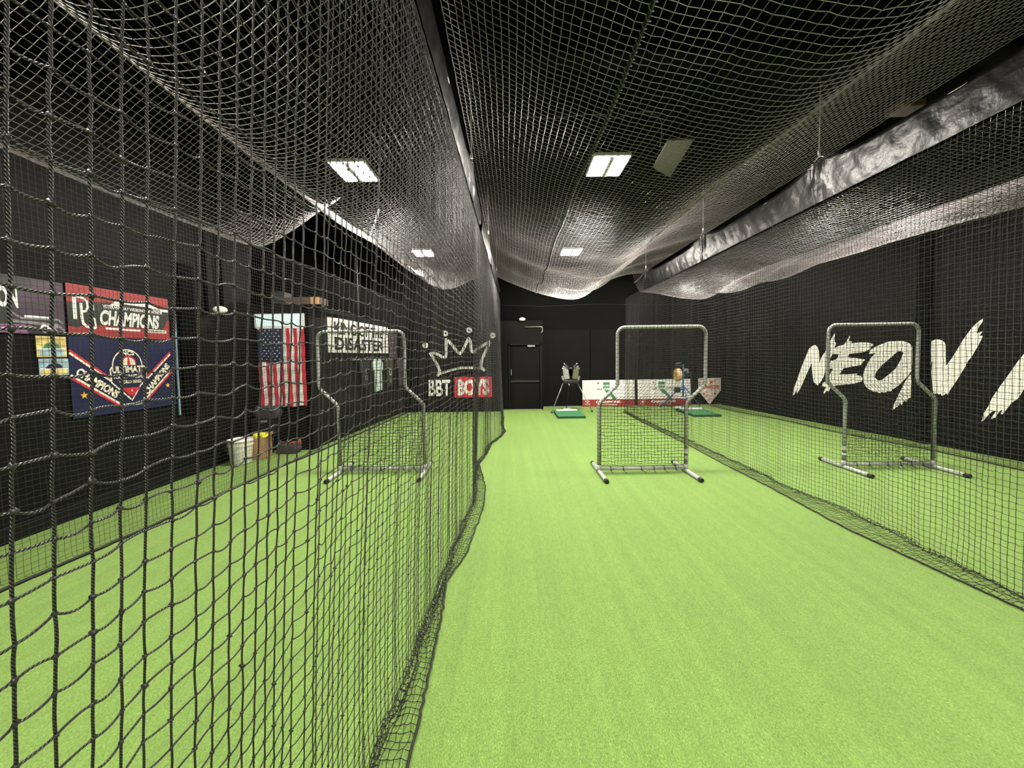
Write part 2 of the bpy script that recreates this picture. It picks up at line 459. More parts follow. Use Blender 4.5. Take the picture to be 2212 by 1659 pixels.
# doorway bay and its returns
mb = MB()
mb.box(-.40, -.06, 12.1, 12.25, 0, 2.8, MT['wall']); mb.box(.90, .99, 12.1, 12.25, 0, 2.8, MT['wall']); mb.box(-.06, .90, 12.1, 12.25, 2.04, 2.8, MT['wall'])
mb.box(-.40, -.30, 11.76, 12.1, 0, 2.8, MT['wall']); mb.box(.90, .99, 12.25, 12.72, 0, 2.8, MT['wall'])
struct('wall_doorway', mb)
mb = MB(); mb.box(-.40, 9.2, 12.72, 12.9, 0, CEIL, MT['wall2'])
struct('wall_rear', mb)
mb = MB()
for a, b in ((1.0, 2.59), (2.61, 4.2), (4.22, 5.8), (5.82, 6.93)): mb.box(a, b, 12.69, 12.72, 0.02, 2.54, MT['wall'], .004)
struct('trim_1', mb)
mb = MB(); mb.box(1.0, 6.93, 12.665, 12.69, 0, .018, MT['seal']); mb.box(-.3, .95, 12.07, 12.10, 0, .014, MT['seal']); struct('trim_2', mb)
mb = MB(); ya, yb = -5, 12.9
mb.add([(RW(ya), ya, 0), (RW(yb), yb, 0), (RW(yb), yb, CEIL), (RW(ya), ya, CEIL), (RW(ya)+.2, ya, 0), (RW(yb)+.2, yb, 0), (RW(yb)+.2, yb, CEIL), (RW(ya)+.2, ya, CEIL)],
       [(3, 2, 1, 0), (4, 5, 6, 7), (0, 1, 5, 4), (2, 3, 7, 6)], MT['wall']); struct('wall_right', mb)
mb = MB(); Y0 = 6.95; mb.box(RW(Y0)-.08, RW(Y0)+.05, Y0, Y0+.22, 0, CEIL, MT['ceil'], .01); struct('trim_3', mb)
# roof beams seen through the nets
for k, (y, z) in enumerate(((3.6, 4.42), (7.15, 4.40), (10.9, 4.42))):
    mb = MB(); mb.box(-5.0, 8.6 if y < 5 else 7.4, y, y+.22, z, CEIL+.001, MT['ceil'], .01); struct('trim_%d' % (k+4), mb)
# door
mb = MB(); mb.box(-.05, .89, 12.13, 12.17, .01, 2.03, MT['wall'], .003); door = struct('door_1', mb)
mb = MB(); mb.box(-.04, .88, 12.10, 12.13, .86, .93, MT['black'], .006); mb.build('push_bar', door)
mb = MB(); mb.box(-.03, -.005, 12.085, 12.13, 1.10, 1.28, MT['steel'], .004); h = mb.build('door_handle', door); h['label'] = 'small silver pull on the door edge'
mb = MB(); mb.box(.50, .74, 12.07, 12.13, 1.98, 2.03, MT['steel'], .006); mb.tube([(.62, 12.08, 1.98), (.56, 12.0, 1.95), (.50, 12.11, 1.90)], .008, MT['black'], 8); mb.build('door_closer', door)
mb = MB()
mb.box(-.10, -.055, 12.08, 12.12, 0, 2.08, MT['trim'], .004); mb.box(.895, .94, 12.08, 12.12, 0, 2.08, MT['trim'], .004); mb.box(-.10, .94, 12.08, 12.12, 2.035, 2.08, MT['trim'], .004)
mb.build('door_frame', door)

# ================================================================ CEILING LIGHTS
def make_light(loc, label):
    t = thing('ceiling_light', loc, label, 'ceiling light', 'LED high bay lights above the nets')
    mb = MB(); mb.box(-.25, .25, -.30, .30, 0, .045, MT['lamp'], .008); mb.box(-.03, .03, -.25, .25, -.03, .002, MT['lamp'], .006)
    mb.box(-.08, .08, -.12, .12, .045, .10, MT['lamp'], .006); mb.build('housing', t)
    for s in (-1, 1):
        mb = MB()
        for k in range(3):
            c = s*.132+(k-1)*.064
            n = 6
            pr = [(c-.027, -.004), (c-.021, -.014), (c+.021, -.014), (c+.027, -.004)]
            vs = [(x, y, z) for y in (-.25, .25) for x, z in pr]
            mb.add(vs, [(0, 4, 5, 1), (1, 5, 6, 2), (2, 6, 7, 3), (0, 1, 2, 3), (7, 6, 5, 4)], MT['led'])
        mb.build('led_bank', t)
    mb = MB()
    for sx in (-.18, .18): mb.tube([(sx, 0, .04), (sx*.5, 0, .3), (sx*.3, 0, CEIL-loc[2])], .003, MT['cable'], 6)
    mb.build('hanging_wire', t)
    return t
L0 = make_light((1.36, 5.45, 4.30), 'bright double-bank ceiling light over the middle lane, the nearer of the two there')
for loc, lb in (((1.54, 9.85, 4.30), 'bright double-bank ceiling light over the far end of the middle lane'),
                ((-2.17, 5.52, 4.30), 'bright double-bank ceiling light over the left lane, nearer and larger one'),
                ((-2.18, 9.78, 4.30), 'small far ceiling light over the left lane beside the crown mural'),
                ((4.95, 5.45, 4.30), 'ceiling light over the right lane hidden behind the vinyl sleeve, nearer one'),
                ((4.95, 9.8, 4.30), 'ceiling light over the right lane hidden behind the vinyl sleeve, far one'),
                ((1.36, -.9, 4.30), 'ceiling light above the middle lane just over the viewpoint'),
                ((-2.17, 1.0, 4.30), 'ceiling light above the near end of the left lane'),
                ((5.3, -.7, 4.30), 'ceiling light above the near end of the right lane')):
    c = copy_tree(L0); c.location = loc; c['label'] = lb

# ceiling bits
mb = MB(); mb.add([(2.05, 5.08, 4.44), (2.38, 5.08, 4.44), (2.50, 6.12, 4.44), (2.12, 5.80, 4.44), (2.05, 5.08, 4.47), (2.38, 5.08, 4.47), (2.50, 6.12, 4.47), (2.12, 5.80, 4.47)],
                  [(3, 2, 1, 0), (4, 5, 6, 7), (0, 1, 5, 4), (1, 2, 6, 5), (2, 3, 7, 6), (3, 0, 4, 7)], MT['panelm'])
tag(mb.build('ceiling_panel'), 'pale slanted panel on the dark ceiling beside the nearer middle light', 'panel')
mb = MB(); pts = [ray_to(x, y, 2, 4.40) for x, y in ((1046, 325), (1046, 290), (1056, 262), (1090, 252), (1140, 251), (1190, 256), (1240, 250), (1290, 247), (1325, 256), (1370, 243), (1405, 243), (1428, 262), (1428, 300), (1424, 322))]
sp = []
for i in range(len(pts)-1):
    for k in range(4):
        t = k/4; p0, p1, p2, p3 = pts[max(i-1, 0)], pts[i], pts[i+1], pts[min(i+2, len(pts)-1)]
        sp.append(.5*((2*p1)+(-p0+p2)*t+(2*p0-5*p1+4*p2-p3)*t*t+(-p0+3*p1-3*p2+p3)*t**3))
mb.tube(sp, .005, MT['cable'], 6); tag(mb.build('ceiling_cable'), 'thin grey cable looping across the ceiling above the middle lane', 'cable')
mb = MB(); pts = [ray_to(x, y, 2, 4.40) for x, y in ((1033, 318), (1037, 330), (1046, 334), (1053, 328), (1056, 312))]; mb.tube(pts, .008, MT['cable'], 6)
tag(mb.build('cable_hook'), 'small curled cable end hanging left on the ceiling beside the left rope', 'cable')

mb = MB(); mb.box(4.28, 4.54, 4.30, 4.52, 4.36, 4.44, MT['rust'], .01); mb.box(4.38, 4.44, 4.38, 4.44, 4.46, CEIL+.001, MT['cable'])
tag(mb.build('wood_block'), 'brown wooden block hung under the ceiling just above the right vinyl sleeve', 'wood block')
# ================================================================ NETS
def lx_top(Y): return -.455+.012*Y
_lcY = [-1, 1.5, 2.3, 3.0, 3.7, 4.25, 4.68, 5.3, 5.96, 6.34, 7.4, 8.1, 8.6, 9.3, 10.2, 11.4]
_lcX = [-.58, -.60, -.57, -.53, -.50, -.46, -.50, -.52, -.57, -.50, -.40, -.24, -.20, -.27, -.24, -.33]
_lhY = [-1, 1.0, 1.51, 1.96, 2.4, 2.81, 3.23, 4.25, 4.9, 5.5, 5.96, 6.6, 7.4, 8.1, 8.6, 9.1, 9.8, 10.5, 11.4]
_lhX = [-.44, -.43, -.45, -.46, -.48, -.51, -.41, -.335, -.36, -.45, -.53, -.45, -.40, -.22, -.15, -.24, -.30, -.26, -.31]
ZT = 3.34
def wall_net(y0, y1, dy, xtop, xcon, xhem, A, per, seed, skirt=4, ztop=ZT, bunch=0):
    skirt += bunch
    ny = int((y1-y0)/dy)+1; nz = int(round(ztop/CELL)); 
    Y = y0+dy*np.arange(ny)
    Yg = Y[:, None]*np.ones(nz+1+skirt)[None]
    s = np.arange(nz+1+skirt)
    z = np.maximum(ztop-s*ztop/nz, 0)[None]*np.ones((ny, 1))
    t = smoothstep(1-z/ztop*1.0)
    X = xtop(Yg)*(1-t)+xcon(Yg)*t
    fold = noise1(Yg, seed, 2*pi/per)*A*(.45+.75*(1-z/ztop))*np.clip(z/.25, .3, 1)*np.clip((ztop-z)/.3, 0.15, 1)
    fold += .018*noise1(Yg, seed+3, 1.7)*np.clip((ztop-z)/.8, 0, 1)
    X = X+fold+.0007*RS.randn(*X.shape)
    Z = z+.010*noise1(Yg, seed+5, 3.1)*(z > 0)*np.clip((ztop-z)/.4, 0, 1)+.0030*RS.randn(*X.shape)*(z > .05)
    YY = Yg+.0007*RS.randn(*X.shape)+.0018*RS.randn(ny, 1)+.0015*np.cos(Yg*2*pi/per)
    for k in range(1, skirt+1):
        c = nz+k
        if k <= bunch:      # slack rows heaped where the net meets the turf
            X[:, c] = X[:, nz]+.035*noise1(Y, seed+k*3, 6.)+.012*k/bunch+.004*RS.randn(ny)
            Z[:, c] = .012+.045*abs(noise1(Y, seed+k*5, 4.))*(1.2-k/bunch)+.02*RS.rand(ny)
            YY[:, c] += .012*noise1(Y, seed+k, 11)
            continue
        u = (k-bunch)/(skirt-bunch)
        X[:, c] = X[:, nz]*(1-u)+(xhem(Y))*u+.004*RS.randn(ny)
        Z[:, c] = .008+.022*abs(noise1(Y, seed+k*7, 9))*(1 if k < skirt else .1)
    if not bunch: Z[:, nz] = .012+.02*abs(noise1(Y, seed+1, 7))
    else: Z[:, nz-1] += .01; Z[:, nz] = .03+.03*abs(noise1(Y, seed+1, 4))
    Z = np.maximum(Z, .006)
    return np.stack([X, YY, Z], -1)

def rope_tube(name, pts, r, material, parent, sides=7):
    mb = MB(); mb.tube(pts, r, material, sides); return local(parent, mb.build(name)) if parent else mb.build(name)

def make_wall_net(G, label, skirt, near, rt, material, group=None, hem=.006, loc=None, top=True, name='divider_net'):
    t = thing(name, loc or (float(G[len(G)//2, -1, 0]), float(G[len(G)//2, -1, 1]), 0), label, 'net', group)
    o = grid_net('netting', G, rt, material, None, near); local(t, o)
    rope_tube('hem_rope', [tuple(p) for p in G[:, -1]+np.array([0, 0, .004])], hem, MT['hem'], t)
    if top: rope_tube('top_rope', [tuple(p) for p in G[:, 0]], .006, MT['hem'], t)
    return t

lvl = lambda Mp: np.where((Mp[:, 1] < 1.05) & (Mp[:, 1] > .2), 2, np.where((Mp[:, 1] < 4.5), 1, 0))
G = wall_net(.12, 11.45, .0392, lambda y: lx_top(y), lambda y: np.interp(y, _lcY, _lcX), lambda y: np.interp(y, _lhY, _lhX), .0085, .33, 11, skirt=5, bunch=7)
make_wall_net(G, 'near black square-mesh divider net hanging left of the middle lane, loose hem on turf', 5, lvl, .00162, MT['twine'], hem=.0065)

lvl3 = lambda Mp: np.where(Mp[:, 1] < 5.0, 1, 0)
_rcY = [0, 2.5, 3.2, 4.06, 4.6, 5.6, 7.1, 8.4, 9.84, 11.3]; _rcX = [3.42, 3.43, 3.47, 3.50, 3.40, 3.40, 3.40, 3.34, 3.30, 3.32]
_rhY = [0, 2.4, 3.0, 3.6, 4.8, 5.8, 6.8, 8.4, 9.8, 11.3]; _rhX = [3.28, 3.30, 3.24, 3.18, 3.23, 3.22, 3.25, 3.24, 3.24, 3.27]
G = wall_net(1.2, 11.35, .040, lambda y: 3.36+0*y, lambda y: np.interp(y, _rcY, _rcX), lambda y: np.interp(y, _rhY, _rhX), .020, .75, 21, skirt=5, bunch=6)
make_wall_net(G, 'black divider net between the middle and right lanes, crumpled hem on turf', 5, lvl3, .0016, MT['twine'], hem=.0065)
# perimeter nets
G = wall_net(1.6, 11.6, .042, lambda y: np.interp(y, [0, 5, 7.0, 12], [-3.9, -3.82, -3.56, -3.22]), lambda y: np.interp(y, [0, 2.8, 3.8, 6, 7, 12], [-3.95, -3.86, -3.77, -3.69, -3.56, -3.22]),
             lambda y: np.interp(y, [0, 2.8, 3.8, 6, 7, 12], [-3.92, -3.80, -3.71, -3.64, -3.52, -3.18]), .012, .6, 31, skirt=1)
make_wall_net(G, 'fine black net hanging in front of the left wall banners', 1, None, .0012, MT['twine_wall'], hem=.014, name='perimeter_net')
G = wall_net(3.2, 12.4, .042, lambda y: RW(y)-.50, lambda y: RW(y)-.48+.06*np.sin(y*2.1), lambda y: RW(y)-.60+.06*np.sin(y*2.1+.6), .014, .6, 41, skirt=3, ztop=4.0)
make_wall_net(G, 'fine black net hanging in front of the right wall lettering', 3, None, .0013, MT['twine_wall'], hem=.008, name='perimeter_net')

def crom(P, n=24):
    P = [np.array(p, float) for p in P]; out = []
    for i in range(len(P)-1):
        p0 = P[max(i-1, 0)]; p1, p2 = P[i], P[i+1]; p3 = P[min(i+2, len(P)-1)]
        for k in range(n):
            t = k/n; out.append(.5*((2*p1)+(-p0+p2)*t+(2*p0-5*p1+4*p2-p3)*t*t+(-p0+3*p1-3*p2+p3)*t**3))
    out.append(P[-1]); return np.array(out)
def resample(C, step):
    d = np.r_[0, np.cumsum(np.hypot(*np.diff(C, axis=0).T))]; n = int(d[-1]/step)+1
    q = np.linspace(0, d[-1], n); return np.stack([np.interp(q, d, C[:, 0]), np.interp(q, d, C[:, 1])], -1), q/d[-1]
def ceiling_net(y0, y1, dy, prof, und, label, seed, cord=None, lift=(0, 0), seam=None, rt=.0017, hold=False):
    C, u = resample(crom([(x, 1.7+h) for x, h in prof]), CELL)
    ny = int((y1-y0)/dy)+1; Y = y0+dy*np.arange(ny)
    w = np.sin(pi*u)**.8 if not hold else np.clip(np.sin(pi*np.minimum(u, .5)), 0, 1)**.8
    X = np.ones((ny, 1))*C[None, :, 0]; Z = np.ones((ny, 1))*C[None, :, 1]
    Z = Z+w[None]*und(Y)[:, None]
    X = X+w[None]*.03*noise1(Y, seed, 1.3)[:, None]
    if lift[1]:
        k = np.clip((Y-lift[0])/(y1-lift[0]), 0, 1)[:, None]
        Z = Z+(CEIL-.15-Z)*(k**2.2)*lift[1]
    X = X+.0015*RS.randn(*X.shape); Z = Z+.0015*RS.randn(*X.shape)
    YY = Y[:, None]+.012*noise1(X*3, seed+2, 2)+.0015*RS.randn(*X.shape)
    G = np.stack([X, YY, Z], -1)
    t = thing('ceiling_net', (float(C[len(C)//2, 0]), (y0+y1)/2, float(C[len(C)//2, 1])), label, 'net', 'sagging ceiling nets over the lanes')
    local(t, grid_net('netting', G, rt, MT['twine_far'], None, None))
    rope_tube('edge_rope', [tuple(p) for p in G[-1]], .006, MT['hem'], t)
    if cord is not None:
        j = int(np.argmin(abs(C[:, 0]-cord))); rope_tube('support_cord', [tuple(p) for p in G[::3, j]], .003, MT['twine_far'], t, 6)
    if seam is not None:
        j = int(np.argmin(abs(C[:, 0]-seam)))
        rope_tube('seam_rope', [tuple(p) for p in G[::2, j]-np.array([0, 0, .004])], .009, MT['hem'], t, 7)
        mb = MB(); zz = []
        for i in range(0, ny-1):
            p = G[i, j]; zz += [p+np.array([-.016, 0, -.004]), p+np.array([0, .012, -.016]), p+np.array([.016, .024, -.004]), p+np.array([0, .034, .008])]
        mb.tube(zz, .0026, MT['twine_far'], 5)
        local(t, mb.build('lacing'))
    return t
und_c = lambda Y: -.03*np.sin(Y*1.1)+np.clip((Y-5.2)/1.5, 0, 1)*.055*np.sin(2*pi*Y/1.35)
ceiling_net(.9, 10.75, .046, [(-.37, 1.99), (-.05, 1.80), (.5, 1.56), (1.0, 1.42), (1.35, 1.36), (1.6, 1.365), (1.8, 1.445), (2.0, 1.585), (2.15, 1.695), (2.45, 1.82), (2.85, 1.93), (3.3, 2.02)],
            und_c, 'sagging black ceiling net over the middle lane with a laced centre seam', 3, seam=.62, lift=(9.5, .75), cord=2.12)
ceiling_net(.6, 10.6, .046, [(-.54, 1.99), (-.87, 1.77), (-1.25, 1.50), (-1.55, 1.40), (-1.78, 1.43), (-2.0, 1.585), (-2.2, 1.745), (-2.42, 1.92)],
            lambda Y: .02*np.sin(Y*1.4)+.22*np.clip((Y-4.2)/4.5, 0, 1)+.03*np.sin(2*pi*Y/1.5)*np.clip(Y-6, 0, 1), 'sagging ceiling net running the length of the left lane, with a bright cord fold', 5, lift=(9.3, .6), rt=.0017, cord=-2.05, hold=True)
ceiling_net(.6, 5.6, .046, [(-2.40, 1.93), (-2.60, 1.78), (-2.87, 1.56), (-3.12, 1.40), (-3.32, 1.42), (-3.55, 1.505), (-3.85, 1.64)],
            lambda Y: .015*np.sin(Y*1.4)+0*Y, 'low outer bag of ceiling net over the near left lane, ending before the flag', 8, lift=(4.7, .45), rt=.0017)
ceiling_net(1.6, 10.9, .046, [(3.40, 1.60), (3.75, 1.56), (4.1, 1.49), (4.40, 1.425), (4.7, 1.40), (5.0, 1.40), (5.25, 1.50), (5.55, 1.72), (6.1, 2.0), (6.7, 2.25)],
            lambda Y: .03*np.sin(Y*1.3+1)+np.clip((Y-5)/2, 0, 1)*.03*np.sin(2*pi*Y/1.5), 'sagging black ceiling net over the right lane beneath the long vinyl sleeve', 13, cord=4.4, lift=(9.9, .7))

# ================================================================ VINYL SLEEVES ON THE SUPPORT CABLES
def sleeve_panel(xf, y0, y1, zb, ztf, side, seed, gathers, flare=0.):
    """black vinyl folded over the cable: front and back leaf joined at the top"""
    ny = int((y1-y0)/.03)+1; Y = np.linspace(y0, y1, ny); nz = 9
    V = []
    for leaf in (side, -side):
        for k in range(nz+1):
            u = k/nz                                    # 0 bottom, 1 top
            zt = ztf(Y); zb_ = zb+flare*np.clip((Y-(y1-.45))/.45, 0, 1)**2
            Z = zb_+(zt-zb_)*u
            off = leaf*(.007+.005*sin(pi*min(u*1.1, 1))**.7)*np.ones(ny)
            wr = .010*noise1(Y+u*.15, seed, 7)+.005*noise1(Y*1.7-u*.4, seed+2, 14)
            g = np.zeros(ny)
            for gy in gathers: g += np.exp(-((Y-gy)/.13)**2)
            wr = wr*(1+2.2*g)*(.3+.7*(1-abs(2*u-1)))+g*.016*np.sin((Y-y0)*55)*(.3+.7*u)
            V.append(np.stack([xf(Y)+off+leaf*wr*.9, Y, Z], -1))
    # order: bottom front .. top front, top back .. bottom back
    R = V[:nz+1]+V[nz+1:][::-1]
    A = np.stack(R, 1); n, mm = A.shape[:2]; idx = np.arange(n*mm).reshape(n, mm)
    F = np.stack([idx[:-1, :-1], idx[1:, :-1], idx[1:, 1:], idx[:-1, 1:]], -1).reshape(-1, 4)
    return A.reshape(-1, 3), F
SUP = (1.7, 4.26, 6.78, 9.62)
def ztop_r(Y):
    q = np.full_like(Y, 3.655)
    for s in SUP: q = q+.10*np.exp(-((Y-s)/.35)**2)+.02*np.exp(-abs(Y-s)/1.)
    return q
def make_sleeve(label, xf, spans, side, seed, flare, zb):
    t = thing('cable_sleeve', (float(xf(np.array([5.]))[0]), 5, zb), label, 'vinyl sleeve', 'vinyl sleeves over the net cables')
    for i, (a, b) in enumerate(spans):
        V, F = sleeve_panel(xf, a, b, zb, ztop_r, side, seed+i*5, SUP, flare)
        local(t, npmesh('sleeve_panel', V, F, MT['vinyl'], None, smooth=True))
    Y = np.linspace(spans[0][0]-.2, spans[-1][1]+.8, 40)
    mb = MB(); mb.tube(list(zip(xf(Y), Y, ztop_r(Y)-.02)), .005, MT['chain'], 6); local(t, mb.build('steel_cable'))
    return t
make_sleeve('long black vinyl sleeve folded over the right overhead cable', lambda Y: 3.35+0*Y, [(.8, 4.30), (4.28, 6.80), (6.78, 9.75)], -1, 51, 0., 3.315)
make_sleeve('narrow grey-lit vinyl sleeve on the left overhead cable above the near net', lambda Y: -.455+.012*Y, [(.8, 5.25), (5.30, 7.45), (7.5, 10.9)], 1, 61, .10, 3.375)
mb = MB()
pr = [ray_to(x, y, 0, 3.318) for x, y in ((1893, 262), (1905, 240), (1940, 230), (1975, 231), (1965, 245), (1930, 262), (1905, 275))]
# support ropes down to the sleeves
names = {(0, 4.26): 'grey rope dropping from the ceiling to the left vinyl sleeve, nearest', (0, 6.78): 'thin rope holding the left vinyl sleeve, second from the front',
         (0, 9.62): 'thin rope holding the far end of the left vinyl sleeve', (1, 4.26): 'grey rope with clamp holding the right vinyl sleeve, nearest and longest',
         (1, 6.78): 'rope with clamp holding the right vinyl sleeve at its middle', (1, 9.62): 'rope holding the far end of the right vinyl sleeve'}
for (s, y), lb in names.items():
    x = 3.35 if s else -.455+.012*y
    z0 = float(ztop_r(np.array([y]))[0])
    t = thing('support_rope', (x, y, z0), lb, 'rope', 'ropes holding up the net cables')
    mb = MB(); mb.tube([(0, 0, .08), (0, 0, CEIL-z0)], .0075, MT['rope'], 8); mb.build('rope', t)
    mb = MB(); mb.tube([(0, 0, .03), (0, 0, .05), (0, 0, .10), (0, 0, .12)], [.006, .013, .013, .006], MT['chain'], 8)
    ang = [(.0, -.075+.15*k/8, -.01+.035*sin(pi*k/8)) for k in range(9)]; mb.tube(ang, .006, MT['chain'], 7); mb.build('clamp', t)
# chain on the left lane net
t = thing('hanging_chain', (-1.86, 5.15, 3.26), 'short bright chain lifting the left ceiling net between its two bags', 'chain')
mb = MB(); p0, p1 = Vector((0, 0, 0)), Vector((.13, .05, .40)); n = 11
for i in range(n):
    c = p0.lerp(p1, (i+.5)/n); ax = (p1-p0).normalized(); sd = (Vector((0, 1, 0)) if i % 2 else Vector((1, 0, 0))); sd = (sd-ax*sd.dot(ax)).normalized()
    mb.tube([c+ax*.026*cos(2*pi*k/12)+sd*.012*sin(2*pi*k/12) for k in range(12)], .004, MT['chain'], 6, closed=True)
mb.build('chain_link_run', t)
mb = MB(); mb.tube([tuple(p1), (.16, .06, CEIL-3.26)], .003, MT['cable'], 6); mb.build('hanging_wire', t)

# ================================================================ PROTECTIVE SCREENS
def make_screen(loc, flip, label, rz=0., tape_side=1, taped=True):
    """offset pipe screen: the upper half steps sideways. local x to the right, y away, origin at the middle of the base"""
    t = thing('protective_screen', loc, label, 'protective screen', 'offset pipe screens, one per lane', rz)
    s = flip; w = .625; d = .265*s; r = .0235
    def arc(cx, cz, rad, a0, a1, n=6): return [(cx+rad*cos(a0+(a1-a0)*k/n), 0, cz+rad*sin(a0+(a1-a0)*k/n)) for k in range(n+1)]
    R = .11; zt = 2.085
    def side(sx):
        b = sx*w; u = sx*w+d
        return [(b, 0, .07), (b, 0, .97), (b+d*.03, 0, 1.005), (b+d*.12, 0, 1.04), (u-d*.12, 0, 1.235), (u-d*.03, 0, 1.27), (u, 0, 1.305)]
    pts = side(-1)+[(-w+d, 0, zt-R)]+arc(-w+d+R, zt-R, R, pi, pi/2)[1:]+arc(w+d-R, zt-R, R, pi/2, 0)+side(1)[::-1]
    mb = MB(); mb.tube(pts, r, MT['galv'], 14); mb.build('pipe_frame', t)
    mb = MB(); mb.tube([(-w+.02, 0, .065), (w-.02, 0, .065)], r, MT['galv'], 14); mb.build('bottom_rail', t)
    for sx in (-1, 1):
        mb = MB(); mb.tube([(sx*w, -.46, .030), (sx*w, .44, .030)], .0275, MT['galv'], 14)
        mb.tube([(sx*w, 0, .03), (sx*w, 0, .12)], .030, MT['galv'], 14)
        leg = mb.build('base_leg', t)
        for yy in (-1, 1):
            mb = MB(); y = -.46 if yy < 0 else .44
            mb.tube([(sx*w, y+yy*.012, .030), (sx*w, y+yy*.010, .030), (sx*w, y-yy*.05, .030)], [.024, .030, .030], MT['cap'], 14); c = mb.build('end_cap', leg)
    # netting, stretched over the pipe outline
    def edges(z):
        if z < 1.0: q = 0
        elif z > 1.28: q = 1
        else: q = (z-1.0)/.28
        k = 0
        if z > zt-R: k = R-math.sqrt(max(R*R-(z-(zt-R))**2, 0))
        return -w+d*q+k*.7, w+d*q-k*.7
    nz, nx = 43, 27
    zz = np.linspace(.12, zt+.005, nz); G = np.zeros((nx, nz, 3))
    for j, z in enumerate(zz):
        a, b = edges(z); G[:, j, 0] = np.linspace(a, b, nx)
        G[:, j, 2] = z+.006*RS.randn(nx)
    bag = np.sin(pi*np.arange(nx)/(nx-1))[:, None]*np.sin(pi*np.arange(nz)/(nz-1))[None]
    G[..., 1] = .03+.045*bag+.002*RS.randn(nx, nz); G[..., 0] += .003*RS.randn(nx, nz); G[..., 2] -= .02*bag
    o = grid_net('netting', G, .0018, MT['twine_dark'], None, None); o.parent = t
    # a second loose layer at the lower half
    G2 = G[:, :22].copy(); G2[..., 1] -= .075+.03*bag[:, :22]; G2[..., 0] += .014; G2[..., 2] += .012
    o = grid_net('front_netting', G2, .0014, MT['twine_dark'], None, None); o.parent = t
    # lacing rings round the pipe
    mb = MB()
    def ring(c, ax):
        ax = Vector(ax).normalized(); e1 = ax.cross(Vector((0, 1, 0))).normalized(); e2 = Vector((0, 1, 0)); rr = r+.0025
        mb.tube([Vector(c)+(e1*cos(2*pi*k/10)+e2*sin(2*pi*k/10))*rr+ax*.012*sin(2*pi*k/10) for k in range(10)], .0028, MT['twine_dark'], 5, closed=True)
    for a, b in zip(pts[:-1], pts[1:]):
        a, b = Vector(a), Vector(b); L = (b-a).length; n = max(1, int(L/.052))
        for k in range(n): ring(a.lerp(b, (k+.5)/n), b-a)
    mb.tube([(p[0]+(.026 if p[0] < d/2 else -.026), -.004, p[2]) for p in pts if p[2] < 1.4 and p[0] < 0], .004, MT['hem'], 6)
    mb.tube([(p[0]-.026, -.004, p[2]) for p in pts[::-1] if p[2] < 1.4 and p[0] > d/2+.2], .004, MT['hem'], 6)
    mb.tube([(-w+.03, 0, .105), (0, -.004, .098), (w-.03, 0, .105)], .005, MT['hem'], 6)
    mb.build('lacing_cord', t)
    for k, x in enumerate((-.46, -.28, -.02, .16, .31, .47)):
        mb = MB()
        mb.tube([Vector((x, 0, .07))+Vector((0, cos(2*pi*q/10), sin(2*pi*q/10)))*(r+.006) for q in range(10)], .0045, MT['cap'], 6, closed=True)
        mb.tube([(x, -.03, .055), (x+.005, -.032, .045), (x+.012*(1+k % 3), -.035, .03), (x+.02*(1+k % 3), -.06, .008)], [.008, .006, .0035, .003], MT['cap'], 6)
        mb.build('tie', t)
    if taped:
        x = tape_side*w
        for a, b in ((.28, .335), (.20, .235)):
            mb = MB(); mb.tube([(x, 0, a), (x, 0, b)], r+.003, MT['tape'], 14, caps=False)
            tp = mb.build('tape_wrap', t); tp['label'] = 'white tape wrapped round the post'
    return t
make_screen((1.86, 5.45, 0), 1, 'silver pipe protective screen standing in the middle lane, top stepped to the right')
make_screen((5.44, 5.50, 0), -1, 'silver pipe protective screen in the right lane before the big white lettering', rz=radians(-2), tape_side=-1)
make_screen((-1.92, 5.60, 0), -1, 'silver pipe protective screen in the left lane seen through the near net', rz=radians(1), taped=False)

# ================================================================ PITCHING GEAR
def pitching_platform(loc, label, rz=0.):
    t = thing('pitching_mat', loc, label, 'pitching mat', 'green pitching mats by the back wall', rz)
    mb = MB(); w, l, h = .37, 1.15, .085
    vs = [(-w, -l/2, 0), (w, -l/2, 0), (w, l/2, 0), (-w, l/2, 0), (-w, -l/2, h*.75), (w, -l/2, h*.75), (w, l/2, h), (-w, l/2, h)]
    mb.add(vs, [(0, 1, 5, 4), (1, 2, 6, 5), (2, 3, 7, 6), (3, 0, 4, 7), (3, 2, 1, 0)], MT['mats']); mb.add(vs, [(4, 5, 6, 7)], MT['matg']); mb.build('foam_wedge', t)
    mb = MB(); mb.box(-.305, .305, l/2-.24, l/2-.09, h-.01, h+.022, MT['white'], .006); r = mb.build('pitching_rubber', t); r['label'] = 'white pitching rubber'
    return t
pitching_platform((1.60, 10.82, 0), 'green pitching mat with white rubber below the silver pitching machine')
pitching_platform((5.24, 10.80, 0), 'green pitching mat with white rubber in the right lane by the blue machine')

def tripod_leg(mb, a, b, r, m_, foot=True):
    mb.tube([a, b], r, m_, 8)
    if foot: mb.lathe([(0, 0), (.035, 0), (.035, .02), (.02, .04), (0, .045)], MT['cap'], (b[0], b[1], 0), 10)
